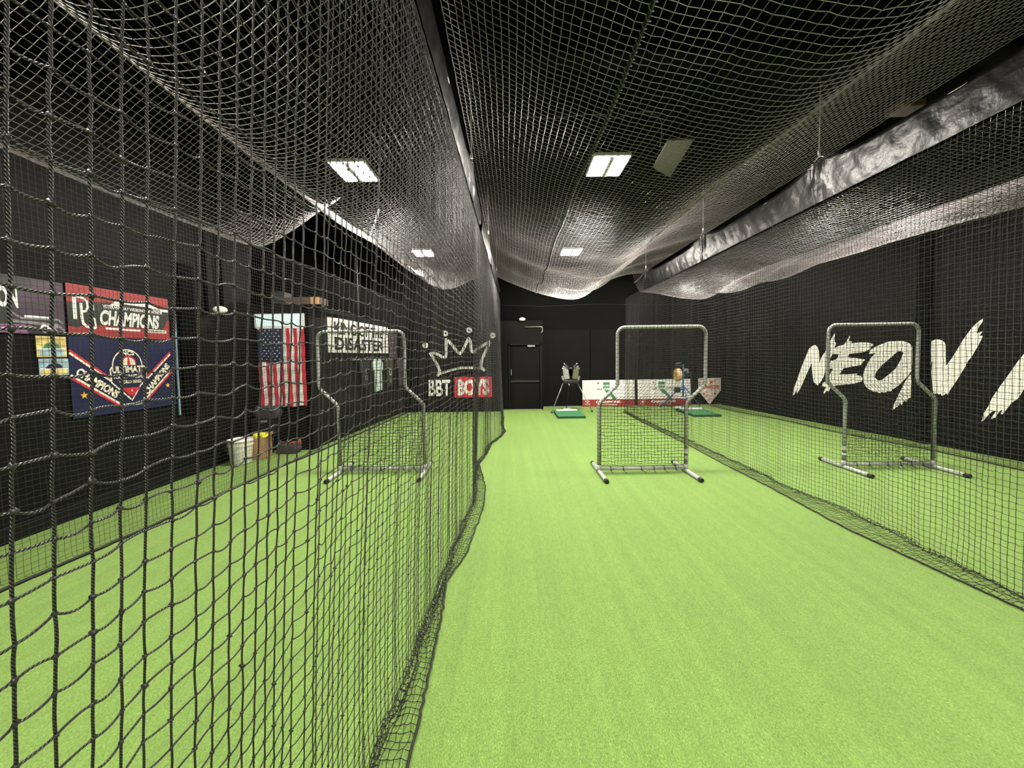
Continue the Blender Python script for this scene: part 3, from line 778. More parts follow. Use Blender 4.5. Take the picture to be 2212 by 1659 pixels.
# silver machine, two visible wheels on a black table
t = thing('pitching_machine', (1.77, 11.55, 0), 'silver and olive wheeled pitching machine on a thin black tripod', 'pitching machine')
for a, b in (((-.24, -.06, .86), (-.60, -.22, .02)), ((.20, -.06, .86), (.62, -.10, .02)), ((-.03, .1, .86), (-.05, .55, .02))):
    mb = MB(); tripod_leg(mb, a, b, .011, MT['black'] if b[1] > .3 else MT['steel']); mb.build('leg', t)
mb = MB(); mb.box(-.24, .24, -.16, .16, .86, .96, MT['black'], .02); mb.tube([(-.1, -.1, .86), (.1, -.1, .80)], .03, MT['black'], 10); mb.build('base_plate', t)
def wheel(name, c, ang, tilt, housing):
    M = Matrix.Translation(c) @ Matrix.Rotation(ang, 4, 'Y') @ Matrix.Rotation(tilt, 4, 'Z')
    mb = MB(); prof = [(.02, -.05), (.13, -.05), (.155, -.035), (.16, 0), (.155, .035), (.13, .05), (.02, .05)]
    mb.lathe(prof, MT['tan'] if housing is None else MT['black'], (0, 0, 0), 22, 'y', M=M); wh = mb.build(name, t)
    return wh
for s, hm in ((-1, MT['steel']), (1, MT['olivem'])):
    mb = MB()
    M = Matrix.Translation((s*.145, -.02, 1.14)) @ Matrix.Rotation(s*radians(8), 4, 'Y')
    mb.box(-.085, .085, -.09, .09, -.17, .13, hm, .022, M=M)
    M = Matrix.Translation((s*.20, -.04, 1.275)) @ Matrix.Rotation(s*radians(-38), 4, 'Y'); mb.box(-.07, .07, -.07, .07, -.035, .045, hm, .018, M=M)
    mb.build('wheel_housing', t)
    wheel('wheel', (s*.05, .06, 1.18), radians(90-s*20), 0, 1)
    mb = MB()
    mb.tube([(s*.05, -.02, 1.25), (s*.10, -.03, 1.34), (s*.17, -.03, 1.42)], [.04, .045, .035], MT['black'], 12)
    mb.tube([(s*.17, -.03, 1.42), (s*.20, -.03, 1.46)], [.022, .02], MT['steel'], 10); mb.tube([(s*.10, -.06, 1.30), (s*.24, -.06, 1.38)], .012, MT['steel'], 8)
    mb.build('motor', t)
    mb = MB(); M = Matrix.Translation((s*.23, 0, 1.01)) @ Matrix.Rotation(s*radians(18), 4, 'Y'); mb.box(-.035, .035, -.06, .06, -.07, .07, MT['steel'], .012, M=M); mb.build('side_bracket', t)
mb = MB(); mb.tube([(-.07, -.2, .80), (-.09, -.16, .86)], .014, MT['steel'], 8); mb.build('clamp_knob', t)
for loc, lb in (((1.73, 11.97, 0), 'small white block on the turf behind the middle-lane pitching mat'), ((5.22, 12.0, 0), 'small white block on the turf beside the right-lane pitching mat')):
    mb = MB(); mb.box(-.13, .10, -.05, .05, .0, .045, MT['white'], .01); mb.box(.04, .075, -.055, -.045, .005, .03, MT['black']); o = mb.build('plastic_block'); o.location = loc
    tag(o, lb, 'plastic block', 'white blocks by the pitching mats')
# blue machine
t = thing('pitching_machine', (5.25, 11.75, 0), 'blue tripod pitching machine with a tan wheel in the right lane', 'pitching machine')
for a, b in (((0, 0, .72), (-.66, .22, .02)), ((.05, 0, .68), (.70, .30, .02)), ((.02, -.02, .7), (.08, -.22, .02))):
    mb = MB(); tripod_leg(mb, a, b, .016, MT['blue'], False); mb.lathe([(0, 0), (.028, 0), (.028, .03), (0, .04)], MT['tape'], (b[0], b[1], 0), 10); mb.build('leg', t)
mb = MB(); mb.tube([(0, 0, .38), (0, 0, 1.38)], .024, MT['blue'], 10); mb.tube([(-.30, 0, .60), (0, 0, .62)], .018, MT['blue'], 8); mb.box(-.26, -.10, -.06, .06, .52, .68, MT['black'], .012); mb.build('mast', t)
mb = MB(); mb.lathe([(.02, -.07), (.17, -.07), (.2, -.05), (.205, 0), (.2, .05), (.17, .07), (.02, .07)], MT['tan'], (-.17, 0, 1.06), 24, 'x'); wl = mb.build('wheel', t); wl['label'] = 'tan rubber wheel'
mb = MB(); mb.box(-.29, -.05, -.09, .09, 1.28, 1.36, MT['black'], .014); mb.tube([(-.25, -.02, 1.40), (-.08, -.02, 1.42)], .02, MT['steel'], 8); mb.build('wheel_guard', t)
mb = MB(); mb.lathe([(0, -.08), (.085, -.08), (.09, 0), (.085, .08), (0, .08)], MT['black'], (.13, 0, 1.08), 16, 'y'); mb.box(.02, .14, -.05, .05, 1.16, 1.24, MT['steel'], .01); mb.build('motor', t)

# ================================================================ BANNERS ON THE BACK WALL
def champ_banner(x0, x1, label):
    w, h = x1-x0, .86; P = Panel((x0, 12.60, .02), (1, 0, 0), (0, .06, .998), (0, -1, .0)); P.O = np.array([x0, 12.58, .01])
    t = thing('champions_banner', (x0+w/2, 12.6, 0), label, 'banner', 'white and red banners leaning on the back wall')
    mb = MB(); P.board(mb, w, h, MT['white'], .008); P.quad(mb, 0, 0, w, .225, MT['red'], .001); local(t, mb.build('banner_sheet'))
    mb = MB()
    P.star(mb, .52, .76, .055, MT['red'], .002)
    P.pg(mb, [(.68, .79), (.90, .79), (.905, .50), (1.0, .40), (1.07, .30), (1.12, .24), (1.10, .225), (.98, .225), (.965, .32), (.90, .36), (.80, .42), (.74, .50), (.69, .56)], MT['green'], .002)
    P.quad(mb, .69, .655, .91, .70, MT['white'], .0025)
    P.disc(mb, .16, .12, .095, MT['white'], .002, .078, radians(25), radians(155), ry=.075); P.disc(mb, .16, .12, .095, MT['white'], .002, .083, radians(200), radians(340), ry=.075)
    P.text(mb, 'S', .13, .09, .07, .065, MT['white'], .002, bold=.05)
    local(t, mb.build('printed_emblem'))
    mb = MB()
    P.text(mb, 'BEST OF', .70, .66, .20, .035, MT['green'], .0035, bold=.04)
    P.text(mb, 'NOR', .48, .525, .18, .07, MT['grey'], .003, bold=.05); P.text(mb, 'CAL', .71, .535, .22, .075, MT['white'], .0035, bold=.06); P.text(mb, 'OPEN', .94, .535, .22, .07, MT['grey'], .003, bold=.05)
    P.text(mb, 'CHAMPIONS', .44, .095, .80, .085, MT['white'], .003, bold=.04)
    P.text(mb, 'YOUTH BASEBALL', .62, .035, .52, .03, MT['white'], .003, bold=.02)
    for r_ in range(9): P.text(mb, '- - - - -', .05, .74-r_*.055, .30, .008, MT['grey'], .002, bold=.0)
    local(t, mb.build('lettering'))
champ_banner(2.32, 4.04, 'white and red champions banner at the back wall behind the middle screen, left one')
champ_banner(4.14, 5.88, 'white and red champions banner behind the blue pitching machine, right one')
P = Panel((6.14, 12.60, .02), (1, 0, 0), (0, .03, .999), (0, -1, 0))
t = thing('home_plate_banner', (6.5, 12.6, 0), 'white home-plate-shaped pennant with rust red print in the back right corner', 'banner')
mb = MB(); pl = [(0, .87), (.74, .87), (.74, .46), (.37, .0), (0, .46)]
a = [P.p(*q) for q in pl]; b = [P.p(*q)-P.N*.012 for q in pl]; mb.add(a+b, [(4, 3, 2, 1, 0), (5, 6, 7, 8, 9)]+[(i, (i+1) % 5, 5+(i+1) % 5, 5+i) for i in range(5)], MT['dirt']); local(t, mb.build('plate_board'))
mb = MB(); P.text(mb, 'CHAMPIONS', .06, .52, .62, .12, MT['darkred'], .003, bold=.06, shear=.1); local(t, mb.build('lettering'))
mb = MB(); P.star(mb, .42, .74, .09, MT['darkred']); P.star(mb, .18, .36, .06, MT['darkred'], n=4); P.star(mb, .54, .36, .06, MT['darkred'], n=4); P.disc(mb, .37, .18, .04, MT['darkred'], .002, .025); P.line(mb, [(.2, .3), (.37, .26), (.52, .3)], .012, MT['darkred'])
local(t, mb.build('printed_emblem'))

# ================================================================ WALL MURALS
def wallR(x, y, k=.004):
    d = _f+_r*(x-CX)/FPX-_u*(y-CY)/FPX
    n = np.array([1., .1123, 0]); c = 7.72+5.73*.1123-k
    return CAM+d*((c-n@CAM)/(n@d))
def P7(l, ox=1700, oy=670, s=7.21): return [(ox+a/s, oy+b/s) for a, b in l]
N1 = P7([(425,540),(380,570),(345,600),(240,850),(200,960),(160,1080),(110,1210),(90,1325),(112,1318),(150,1235),(152,1305),(205,1225),(240,1150),(300,1010),(350,900),(385,820),(390,930),(400,1030),(415,1115),(445,1150),(480,1170),(530,1110),(570,1040),(600,920),(630,830),(660,780),(700,700),(720,640),(740,580),(765,520),(745,490),(735,440),(750,380),(740,360),(700,430),(640,540),(600,640),(565,690),(530,740),(505,840),(498,640),(480,580),(450,550)])
E1 = P7([(735,590),(800,560),(890,535),(930,480),(975,400),(990,410),(960,470),(1010,490),(1000,520),(1100,505),(1200,500),(1290,510),(1360,540),(1320,560),(1290,575),(1310,590),(1250,630),(1180,655),(1060,670),(970,680),(945,735),(1050,745),(1130,755),(1220,770),(1190,800),(1150,855),(1050,870),(880,905),(815,1000),(900,1000),(1100,985),(1080,1010),(1150,1025),(1178,1060),(1165,1110),(1050,1140),(900,1160),(780,1170),(715,1190),(680,1200),(650,1270),(625,1250),(575,1305),(570,1280),(605,1200),(540,1180),(560,1130),(600,1110),(650,1090),(655,1020),(690,960),(720,910),(620,910),(640,850),(680,790),(770,765),(810,690),(705,680),(722,620)])
P6 = lambda l: P7(l, 1680, 640, 3.77)
O1 = P6([(740,470),(750,440),(790,415),(830,395),(900,370),(1000,360),(1070,380),(1095,410),(1097,480),(1092,600),(1060,650),(1020,690),(980,730),(940,755),(920,775),(895,772),(870,788),(850,780),(830,790),(805,778),(770,775),(720,740),(700,700),(695,640),(710,590),(735,540),(760,500),(800,460)])
O1h = P6([(1000,445),(1025,460),(1000,520),(960,590),(900,640),(850,680),(815,685),(790,660),(800,620),(850,560),(930,490),(975,450)])
Q1 = P6([(1078,640),(1090,640),(1085,740),(1082,825),(1060,835),(1050,860),(1030,850),(1010,885),(995,870),(980,900),(960,905),(938,930),(930,920),(960,850),(1000,770),(1040,690)])
P4 = lambda l: P7(l, 1940, 670, 6.38)
N2 = P4([(330,905),(340,840),(342,590),(360,530),(400,480),(450,430),(490,415),(530,395),(560,405),(600,415),(640,440),(655,480),(657,640),(660,765),(720,690),(780,600),(840,500),(900,400),(960,320),(1020,240),(1080,180),(1130,140),(1170,118),(1165,160),(1120,220),(1100,260),(1080,320),(1170,290),(1120,350),(1165,355),(1150,400),(1110,480),(1060,560),(1010,650),(970,690),(920,790),(880,850),(820,950),(760,1040),(710,1110),(690,1165),(660,1150),(640,1165),(600,1180),(590,1155),(560,1160),(530,1140),(510,1158),(482,1140),(470,1010),(458,850),(475,700),(430,780),(380,850)])
S2 = P4([(1145,1535),(1160,1500),(1180,1420),(1240,1330),(1300,1200),(1370,1100),(1440,1000),(1500,920),(1570,820),(1640,720),(1736,600),(1860,430),(1980,300),(2060,330),(2010,560),(1900,800),(1736,1080),(1700,1150),(1650,1220),(1560,1280),(1500,1360),(1440,1435),(1415,1430),(1440,1370),(1400,1390),(1340,1480),(1290,1500),(1280,1490),(1330,1420),(1350,1380),(1290,1400),(1230,1460),(1180,1520)])
t = thing('painted_lettering', (7.3, 8, 0), 'huge white brush-style NEON lettering painted on the right wall', 'mural')
for nm, pl, hl in (('letter_n', N1, None), ('letter_e', E1, None), ('letter_o', O1, [O1h]), ('letter_tail', Q1, None), ('letter_n', N2, None), ('brush_stroke', S2, None)):
    mb = MB(); mb.poly([wallR(*q) for q in pl], MT['paint'], [[wallR(*q) for q in h] for h in hl] if hl else None); local(t, mb.build(nm))

YB = 11.755
def backp(x, y): q = ray_to(x, y, 1, YB); return q[0], q[2]
P = Panel((0, YB, 0), (1, 0, 0), (0, 0, 1), (0, -1, 0))
Z9 = lambda l: [backp(900+a/9.76, 700+b/9.76) for a, b in l]
t = thing('crown_mural', (-1.6, YB, 0), 'grey-white hand-drawn crown painted on the back left wall', 'mural')
mb = MB(); w = .085
P.line(mb, Z9([(430,1095),(480,1050),(485,980),(430,850),(350,710),(290,625),(370,610),(450,640),(560,705),(610,690),(625,640),(625,325),(660,350),(740,430),(860,590),(920,625),(970,560),(1060,370),(1100,300),(1140,380),(1150,560),(1190,590),(1290,520),(1420,440),(1530,370),(1540,400),(1440,600),(1380,740),(1350,900),(1440,985)]), w, MT['greyp'], .003)
P.line(mb, Z9([(480,1050),(700,980),(900,930),(1050,920),(1250,930),(1350,930),(1440,985)]), w*.85, MT['greyp'], .0035)
local(t, mb.build('crown_outline'))
for a, b in ((185, 450), (605, 200), (1105, 130), (1605, 240)):
    mb = MB(); q = Z9([(a, b)])[0]; P.disc(mb, q[0], q[1], .088, MT['greyp'], .003, .025); local(t, mb.build('crown_dot'))
mb = MB()
a = backp(926, 854); b = backp(976, 819)
P.text(mb, 'BBT', a[0], .50, .68, .50, MT['paint'], .003, bold=.03)
tag(mb.build('painted_lettering'), 'white BBT letters painted under the crown', 'mural')
t = thing('painted_sign', (-1.2, YB, 0), 'red rectangle with white BOYS letters painted under the crown', 'mural')
mb = MB(); P.quad(mb, -1.77, .45, -.61, 1.08, MT['redb'], .003); local(t, mb.build('red_panel'))
mb = MB(); P.text(mb, 'BOYS', -1.68, .51, .98, .50, MT['paint'], .005, bold=.05); local(t, mb.build('lettering'))

# ================================================================ LEFT WALL BANNERS
XL = -4.745
def LP(y0, z0): return Panel((XL, y0, z0), (0, 1, 0), (0, 0, 1), (1, 0, 0))
t = thing('red_banner', (XL, 4.75, 2.25), 'red, black and white tournament champions banner on the left wall', 'banner')
P = LP(4.14, 1.985); w, h = 1.22, .56
mb = MB(); P.board(mb, w, h, MT['red'], .004)
P.pg(mb, [(0, .10), (.10, .09), (.15, .13), (1.12, .13), (1.20, .27), (1.22, .27), (1.22, .40), (.45, .41), (0, .36)], MT['olive'], .001); local(t, mb.build('banner_sheet'))
mb = MB()
P.pg(mb, [(.44, .375), (.53, .45), (.98, .45), (1.06, .41), (1.21, .41), (1.21, .375), (1.0, .375), (.95, .41), (.60, .41), (.55, .375)], MT['white'], .0025)
# interlocked monogram
P.line(mb, [(.07, .44), (.07, .18)], .036, MT['white'], .003); P.line(mb, [(.03, .435), (.155, .42), (.195, .39), (.20, .32), (.175, .275), (.15, .27)], .022, MT['white'], .003)
P.line(mb, [(.13, .36), (.133, .20), (.14, .14), (.175, .105), (.27, .095)], .030, MT['white'], .006); P.line(mb, [(.27, .095), (.26, .20), (.235, .205)], .018, MT['white'], .008); P.pg(mb, [(.215, .35), (.265, .36), (.265, .29), (.24, .31)], MT['white'], .003)
P.quad(mb, .38, .088, .80, .112, MT['white'], .002); P.quad(mb, .86, .085, 1.17, .125, MT['white'], .002)
local(t, mb.build('printed_emblem'))
mb = MB()
P.text(mb, 'CHAMPIONS', .31, .135, .74, .18, MT['white'], .004, shear=.15, bold=.04)
P.text(mb, 'VETERANS DAY WEEKEND OF HONOR', .36, .335, .76, .04, MT['white'], .004, bold=.02)
P.text(mb, 'SOUTHEAST REGIONAL', .66, .375, .44, .028, MT['olive'], .004, bold=.02)
P.text(mb, 'PGTOURNAMENTS.COM', .90, .093, .24, .022, MT['blackp'], .004, bold=.02)
local(t, mb.build('lettering'))

t = thing('navy_banner', (XL, 4.75, 1.5), 'navy youth baseball champions banner with home plate crest on the left wall', 'banner')
P = LP(4.13, 1.08); w, h = 1.28, .90
mb = MB(); P.board(mb, w, h, MT['navy'], .003); local(t, mb.build('banner_sheet'))
mb = MB()
for off, mm in ((.0, MT['redb']), (-.028, MT['cream'])):
    P.line(mb, [(.0, .745+off), (.43, .40+off)], .024, mm, .002); P.line(mb, [(1.22, .735+off), (.87, .42+off)], .024, mm, .002)
for off, mm in ((.0, MT['cream']), (-.028, MT['redb'])):
    P.line(mb, [(.0, .475+off), (.54, .075+off)], .024, mm, .002); P.line(mb, [(1.24, .50+off), (.79, .09+off)], .024, mm, .002)
P.disc(mb, .62, .56, .188, MT['cream'], .003, a0=-.1, a1=pi+.1, ry=.205); P.disc(mb, .62, .56, .174, MT['navy'], .0035, a0=-.1, a1=pi+.1, ry=.19)
P.pg(mb, [(.43, .565), (.81, .565), (.86, .53), (.86, .40), (.82, .34), (.78, .31), (.65, .12), (.47, .30), (.41, .36), (.40, .52)], MT['cream'], .0038); P.pg(mb, [(.445, .565), (.80, .565), (.845, .52), (.845, .405), (.81, .355), (.77, .325), (.65, .145), (.48, .315), (.425, .37), (.415, .515)], MT['navy'], .0043)
P.disc(mb, .63, .57, .10, MT['redb'], .005, a0=0, a1=pi, ry=.115); P.disc(mb, .63, .57, .085, MT['cream'], .0055, a0=0, a1=pi, ry=.095); P.pg(mb, [(.61, .571), (.655, .571), (.64, .66), (.62, .66)], MT['redb'], .006)
P.pg(mb, [(.52, .29), (.77, .29), (.65, .175)], MT['redb'], .005); P.star(mb, .65, .255, .02, MT['cream'], .006)
P.star(mb, .117, .245, .045, MT['gold'], .003); P.star(mb, 1.156, .28, .04, MT['gold'], .003)
local(t, mb.build('printed_emblem'))
mb = MB()
P.text(mb, 'NCS', .555, .69, .15, .055, MT['cream'], .006, bold=.04)
P.text(mb, 'ULTIMATE', .425, .475, .41, .085, MT['cream'], .006, bold=.04); P.text(mb, 'YOUTH BASEBALL', .43, .405, .40, .05, MT['cream'], .006, bold=.03); P.text(mb, 'WORLD SERIES', .50, .345, .28, .038, MT['cream'], .006, bold=.03)
P.text(mb, 'CHAMPIONS', .035, .483, .52, .095, MT['cream'], .005, ang=-.642, bold=.05); P.text(mb, 'CHAMPIONS', .86, .172, .50, .085, MT['cream'], .005, ang=.806, bold=.05)
P.text(mb, 'PLAYNCS.COM', .53, .065, .24, .035, MT['cream'], .005, bold=.03)
local(t, mb.build('lettering'))

t = thing('purple_banner', (XL, 3.5, 2.2), 'dark purple banner with white lettering at the left edge of the photo', 'banner')
P = LP(2.55, 1.98); w = 1.56
mb = MB(); P.board(mb, w, .55, MT['olive'], .004); P.pg(mb, [(1.25, .55), (1.56, .55), (1.56, .0), (1.05, .0), (1.12, .22)], MT['purple'], .001); P.pg(mb, [(.75, 0), (1.25, .0), (1.22, .09), (1.0, .08), (.75, .06)], MT['pink'], .002); local(t, mb.build('banner_sheet'))
mb = MB(); P.line(mb, [(1.12, .20), (1.2, .15), (1.5, .16), (1.54, .12)], .018, MT['grey'], .003); P.line(mb, [(1.1, .03), (1.25, .07), (1.38, .04), (1.5, .09), (1.55, .05)], .025, MT['grey'], .003); P.disc(mb, 1.38, .06, .04, MT['white'], .004, .02); P.line(mb, [(1.22, .17), (1.42, .175)], .02, MT['white'], .004)
P.line(mb, [(1.1, .12), (1.5, .10)], .03, MT['grey'], .003); local(t, mb.build('printed_emblem'))
mb = MB(); P.text(mb, 'CHAMPION', .67, .24, .51, .20, MT['white'], .004, bold=.04); local(t, mb.build('lettering'))

for (y0, z0, z1, ma, mb_, lb) in ((3.85, 1.75, 1.965, 'post1', 'post2', 'upper yellow and blue photo poster under the purple banner'), (3.86, 1.56, 1.735, 'post2', 'post1', 'lower blue and orange photo poster below its twin on the left wall')):
    t = thing('photo_poster', (XL, 4.0, z0), lb, 'poster', 'small posters left of the navy banner')
    P = LP(y0, z0); m_ = MB(); P.board(m_, .26, z1-z0, MT[ma], .003); local(t, m_.build('poster_sheet'))
    m_ = MB(); hh = z1-z0; P.quad(m_, .02, hh*.05, .24, hh*.38, MT[mb_], .001); P.pg(m_, [(.05, hh*.42), (.20, hh*.42), (.19, hh*.62), (.14, hh*.75), (.08, hh*.64)], MT['green' if ma == 'post1' else 'navy'], .0015); P.quad(m_, .01, hh*.38, .25, hh*.43, MT['white'], .001); local(t, m_.build('printed_picture'))
mb = MB(); mb.box(XL, XL+.035, 5.52, 5.78, .90, 3.1, MT['ceil'], .008); o = mb.build('hanging_strip'); tag(o, 'tall black padded strip on the left wall beside the banners', 'wall pad')
mb = MB(); mb.box(XL, XL+.02, 5.43, 5.455, .92, 2.36, MT['bluestrip'], .003); tag(mb.build('edge_strip'), 'thin pale blue upright strip right of the navy banner', 'strip')
for k, y in enumerate((6.0, 6.32)):
    mb = MB(); mb.tube([(XL+.03, y, 2.4), (XL+.03, y, CEIL)], .028, MT['ceil'], 8); tag(mb.build('wall_pipe'), 'black upright pipe high on the left wall, %s' % ('nearer the black strip' if k == 0 else 'nearer the white oval lamp'), 'pipe', 'black pipes on the left wall')
# oval emergency lamps
def oval_lamp(loc, nrm, label):
    t = thing('emergency_light', loc, label, 'emergency light')
    mb = MB(); M = Matrix.Rotation(nrm, 4, 'Z')
    mb.lathe([(0, .045), (.05, .042), (.085, .03), (.10, .0), (.095, -.02), (0, -.02)], MT['lens'], (0, 0, 0), 20, 'y', M=M @ Matrix.Scale(.58, 4, (0, 0, 1)) @ Matrix.Scale(-1, 4, (0, 1, 0))); mb.build('lens', t)
    mb = MB(); mb.lathe([(0, 0), (.035, 0), (.035, .06), (0, .06)], MT['black'], (0, 0, 0), 12, 'y', M=M); mb.build('mount', t)
oval_lamp((-4.60, 6.12, 2.49), pi/2*0+.6, 'white oval emergency lamp on the left wall near the flag')
oval_lamp((.35, 12.04, 2.84), 0, 'white oval emergency lamp above the black door')
mb = MB(); mb.tube([(.35, 12.06, 2.84), (.35, 12.2, 2.84), (.35, 12.7, 2.86)], .012, MT['cable'], 6); tag(mb.build('conduit'), 'thin conduit behind the oval lamp above the door', 'pipe')
mb = MB(); mb.tube([(.42, 12.07, 2.60), (.96, 12.07, 2.60), (.975, 12.06, 2.57), (.975, 12.06, 2.45), (.93, 12.06, 2.42)], .010, MT['steel'], 8); tag(mb.build('pipe_bracket'), 'thin metal rail and hook high beside the black door', 'rail')

# ================================================================ FLAG, WINDOW, PARTITION THINGS
YF = 7.085
t = thing('window_1', (-4.2, YF, 2.4), None, None); t['kind'] = 'structure'
mb = MB(); mb.box(-4.70, -3.79, YF-.012, YF+.02, 2.27, 2.53, MT['frame'], .004); local(t, mb.build('window_frame'))
mb = MB(); mb.box(-4.66, -3.83, YF-.016, YF-.010, 2.30, 2.51, MT['lit']); local(t, mb.build('pane'))
t = thing('flag', (-4.2, YF, 2.25), 'american flag hung upright over a bright window, stars at upper left', 'flag')
nx, nz = 26, 60; fw, fh = .865, 1.43; x0, zt = -4.65, 2.26
def fl(u, v, k=0.): return (x0+fw*u+.02*v*(1-u)*1+.012*sin(v*9)*v*.5, YF-.03-k-.012*sin(u*22+v*2)*(.3+.7*v)-.006*sin(v*40), zt-fh*v+.012*sin(u*16)*v)
V = [fl(i/nx, j/nz) for j in range(nz+1) for i in range(nx+1)]
F = []; MI = []
for j in range(nz):
    for i in range(nx):
        F.append((j*(nx+1)+i, j*(nx+1)+i+1, (j+1)*(nx+1)+i+1, (j+1)*(nx+1)+i))
        u, v = (i+.5)/nx, (j+.5)/nz
        MI.append(2 if (u < 7/13 and v < .44) else (0 if int(u*13) % 2 == 0 else 1))
local(t, npmesh('flag_cloth', V, F, None, None, True, [MT['fred'], MT['fwhite'], MT['fblue']], MI))
mb = MB()
for r_ in range(11):
    for c_ in range(5 if r_ % 2 == 0 else 4):
        v = .44*(r_+.75)/12.; u = 7/13*((c_+.9+(0 if r_ % 2 == 0 else .5))/5.8)
        pts = []
        for i in range(10):
            a = pi/2+i*pi/5; q = .0165 if i % 2 == 0 else .0075
            pts.append(fl(u+q*cos(a)/fw, v-q*sin(a)/fh, .004))
        mb.poly(pts, MT['fwhite'])
local(t, mb.build('stars'))
mb = MB(); mb.add([fl(0, -.022, .002), fl(1, -.022, .002), fl(1, .002, .006), fl(0, .002, .006)], [(0, 1, 2, 3)], MT['fwhite']); local(t, mb.build('header_band'))
mb = MB()
for u in (.04, .96): q = fl(u, -.004); mb.lathe([(.0, 0), (.014, 0), (.014, .01), (0, .01)], MT['chain'], (q[0], q[1]-.008, q[2]-.02), 10, 'y')
local(t, mb.build('grommets'))
# partition wall items: direction along the slanted partition
pd = np.array([.32, 4.66, 0]); pd /= np.linalg.norm(pd); pn = np.array([pd[1], -pd[0], 0])
def PP(s, z): 
    o = np.array([-3.72, 7.1, z])+pd*s+pn*.006
    return Panel(o, pd, (0, 0, 1), pn)
# sight lines: the sign spans about 0.85 m to 3.1 m along the partition
t = thing('white_sign', (-3.6, 8.9, 2.1), 'white paper sign with black capitals high on the partition behind the left screen', 'sign')
P = PP(.62, 1.82); mb = MB(); P.board(mb, 3.1, .72, MT['white'], .004); local(t, mb.build('sign_sheet'))
mb = MB(); P.text(mb, 'KING OF THE', .25, .385, 2.5, .26, MT['blackp'], .002, bold=.03); P.text(mb, 'DISASTER', .25, .05, 2.5, .28, MT['blackp'], .002, bold=.03); local(t, mb.build('lettering'))
t = thing('plum_poster', (-3.45, 11.2, 1.8), 'dark plum poster next to the white sign on the partition', 'poster')
P = PP(3.78, 1.70); mb = MB(); P.board(mb, .62, .72, MT['shirt4'], .004); local(t, mb.build('poster_sheet'))
mb = MB()
for r_ in range(4): P.line(mb, [(.08, .12+r_*.15), (.5, .15+r_*.15)], .03, MT['grey'], .002)
local(t, mb.build('printed_emblem'))
P = PP(1.5, 1.6)
mb = MB(); a, b = P.p(0, .06, .03), P.p(3.1, .06, .03); mb.tube([a, b], .012, MT['steel'], 8); mb.tube([P.p(.0, .06, 0), a], .008, MT['steel'], 6); mb.tube([P.p(3.1, .06, 0), b], .008, MT['steel'], 6)
tag(mb.build('clothes_rail'), 'thin rail for the hanging shirts on the partition', 'rail')
def shirt(s, w, h, ma, lb, extra=None):
    t = thing('hanging_shirt', tuple(P.p(s+w/2, 0, .04)), lb, 'shirt', 'shirts hanging on the partition rail')
    mb = MB(); out = [(.30*w, .04), (.38*w, .0), (.62*w, .0), (.70*w, .04), (w, -.05), (w*.98, -.24), (w*.84, -.26), (w*.84, -h), (w*.16, -h*1.02), (w*.16, -.26), (.02*w, -.24), (0, -.05)]
    A = [P.p(s+u, .03+v, .065+.012*sin(u*25)) for u, v in out]; B = [q-P.N*.035 for q in A]; n = len(A)
    mb.poly(A, MT[ma]); mb.poly(B, MT[ma]); mb.add(A+B, [(i, (i+1) % n, n+(i+1) % n, n+i) for i in range(n)], MT[ma]); local(t, mb.build('fabric'))
    mb = MB(); mb.tube([P.p(s+w*.1, .03, .05), P.p(s+w*.5, .07, .05), P.p(s+w*.9, .03, .05)], .006, MT['tape'], 6); mb.tube([P.p(s+w*.5, .07, .05), P.p(s+w*.5, .10, .03)], .004, MT['steel'], 6); local(t, mb.build('hanger'))
    if extra:
        mb = MB(); extra(mb, s, w); local(t, mb.build('shirt_print'))
shirt(.35, .52, .62, 'shirt3', 'black shirt with grey print hanging first on the partition rail', lambda mb, s, w: (P.star(mb, s+.28, -.22, .09, MT['grey'], .08), P.disc(mb, s+.28, -.38, .07, MT['grey'], .08, .04)))
shirt(1.05, .62, .78, 'shirt1', 'pale mint shirt hanging on the partition rail')
shirt(1.85, .55, .72, 'shirt2', 'olive and black patterned shirt hanging beside the pale mint one', lambda mb, s, w: (P.disc(mb, s+.28, -.3, .10, MT['greyp'], .08, .06), P.disc(mb, s+.28, -.55, .06, MT['grey'], .08, .03)))
shirt(2.75, .55, .76, 'shirt4', 'dark plum shirt at the far end of the partition rail', lambda mb, s, w: P.disc(mb, s+.28, -.3, .08, MT['grey'], .08, .05))
mb = MB(); pq = [Vector(PP(1.9, 1.6).p(0, 0, .03)), Vector(PP(1.9, 1.6).p(0, 2.9, .03))]; mb.tube(pq, .022, MT['cable'], 8); tag(mb.build('wall_pipe'), 'dark pipe rising above the white sign from the partition', 'pipe')
# boxes on the partition roof
t = thing('cardboard_box', (-3.80, 7.22, 2.70), 'tan cardboard box on top of the partition', 'box')
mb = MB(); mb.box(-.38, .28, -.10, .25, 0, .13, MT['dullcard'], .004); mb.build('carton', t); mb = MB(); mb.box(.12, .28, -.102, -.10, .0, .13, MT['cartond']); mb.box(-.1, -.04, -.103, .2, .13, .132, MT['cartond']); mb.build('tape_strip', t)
mb = MB(); mb.box(-4.42, -4.22+.05, 7.12, 7.4, 2.70, 2.94, MT['cable'], .02); tag(mb.build('storage_case'), 'grey case on the partition above the flag', 'case')

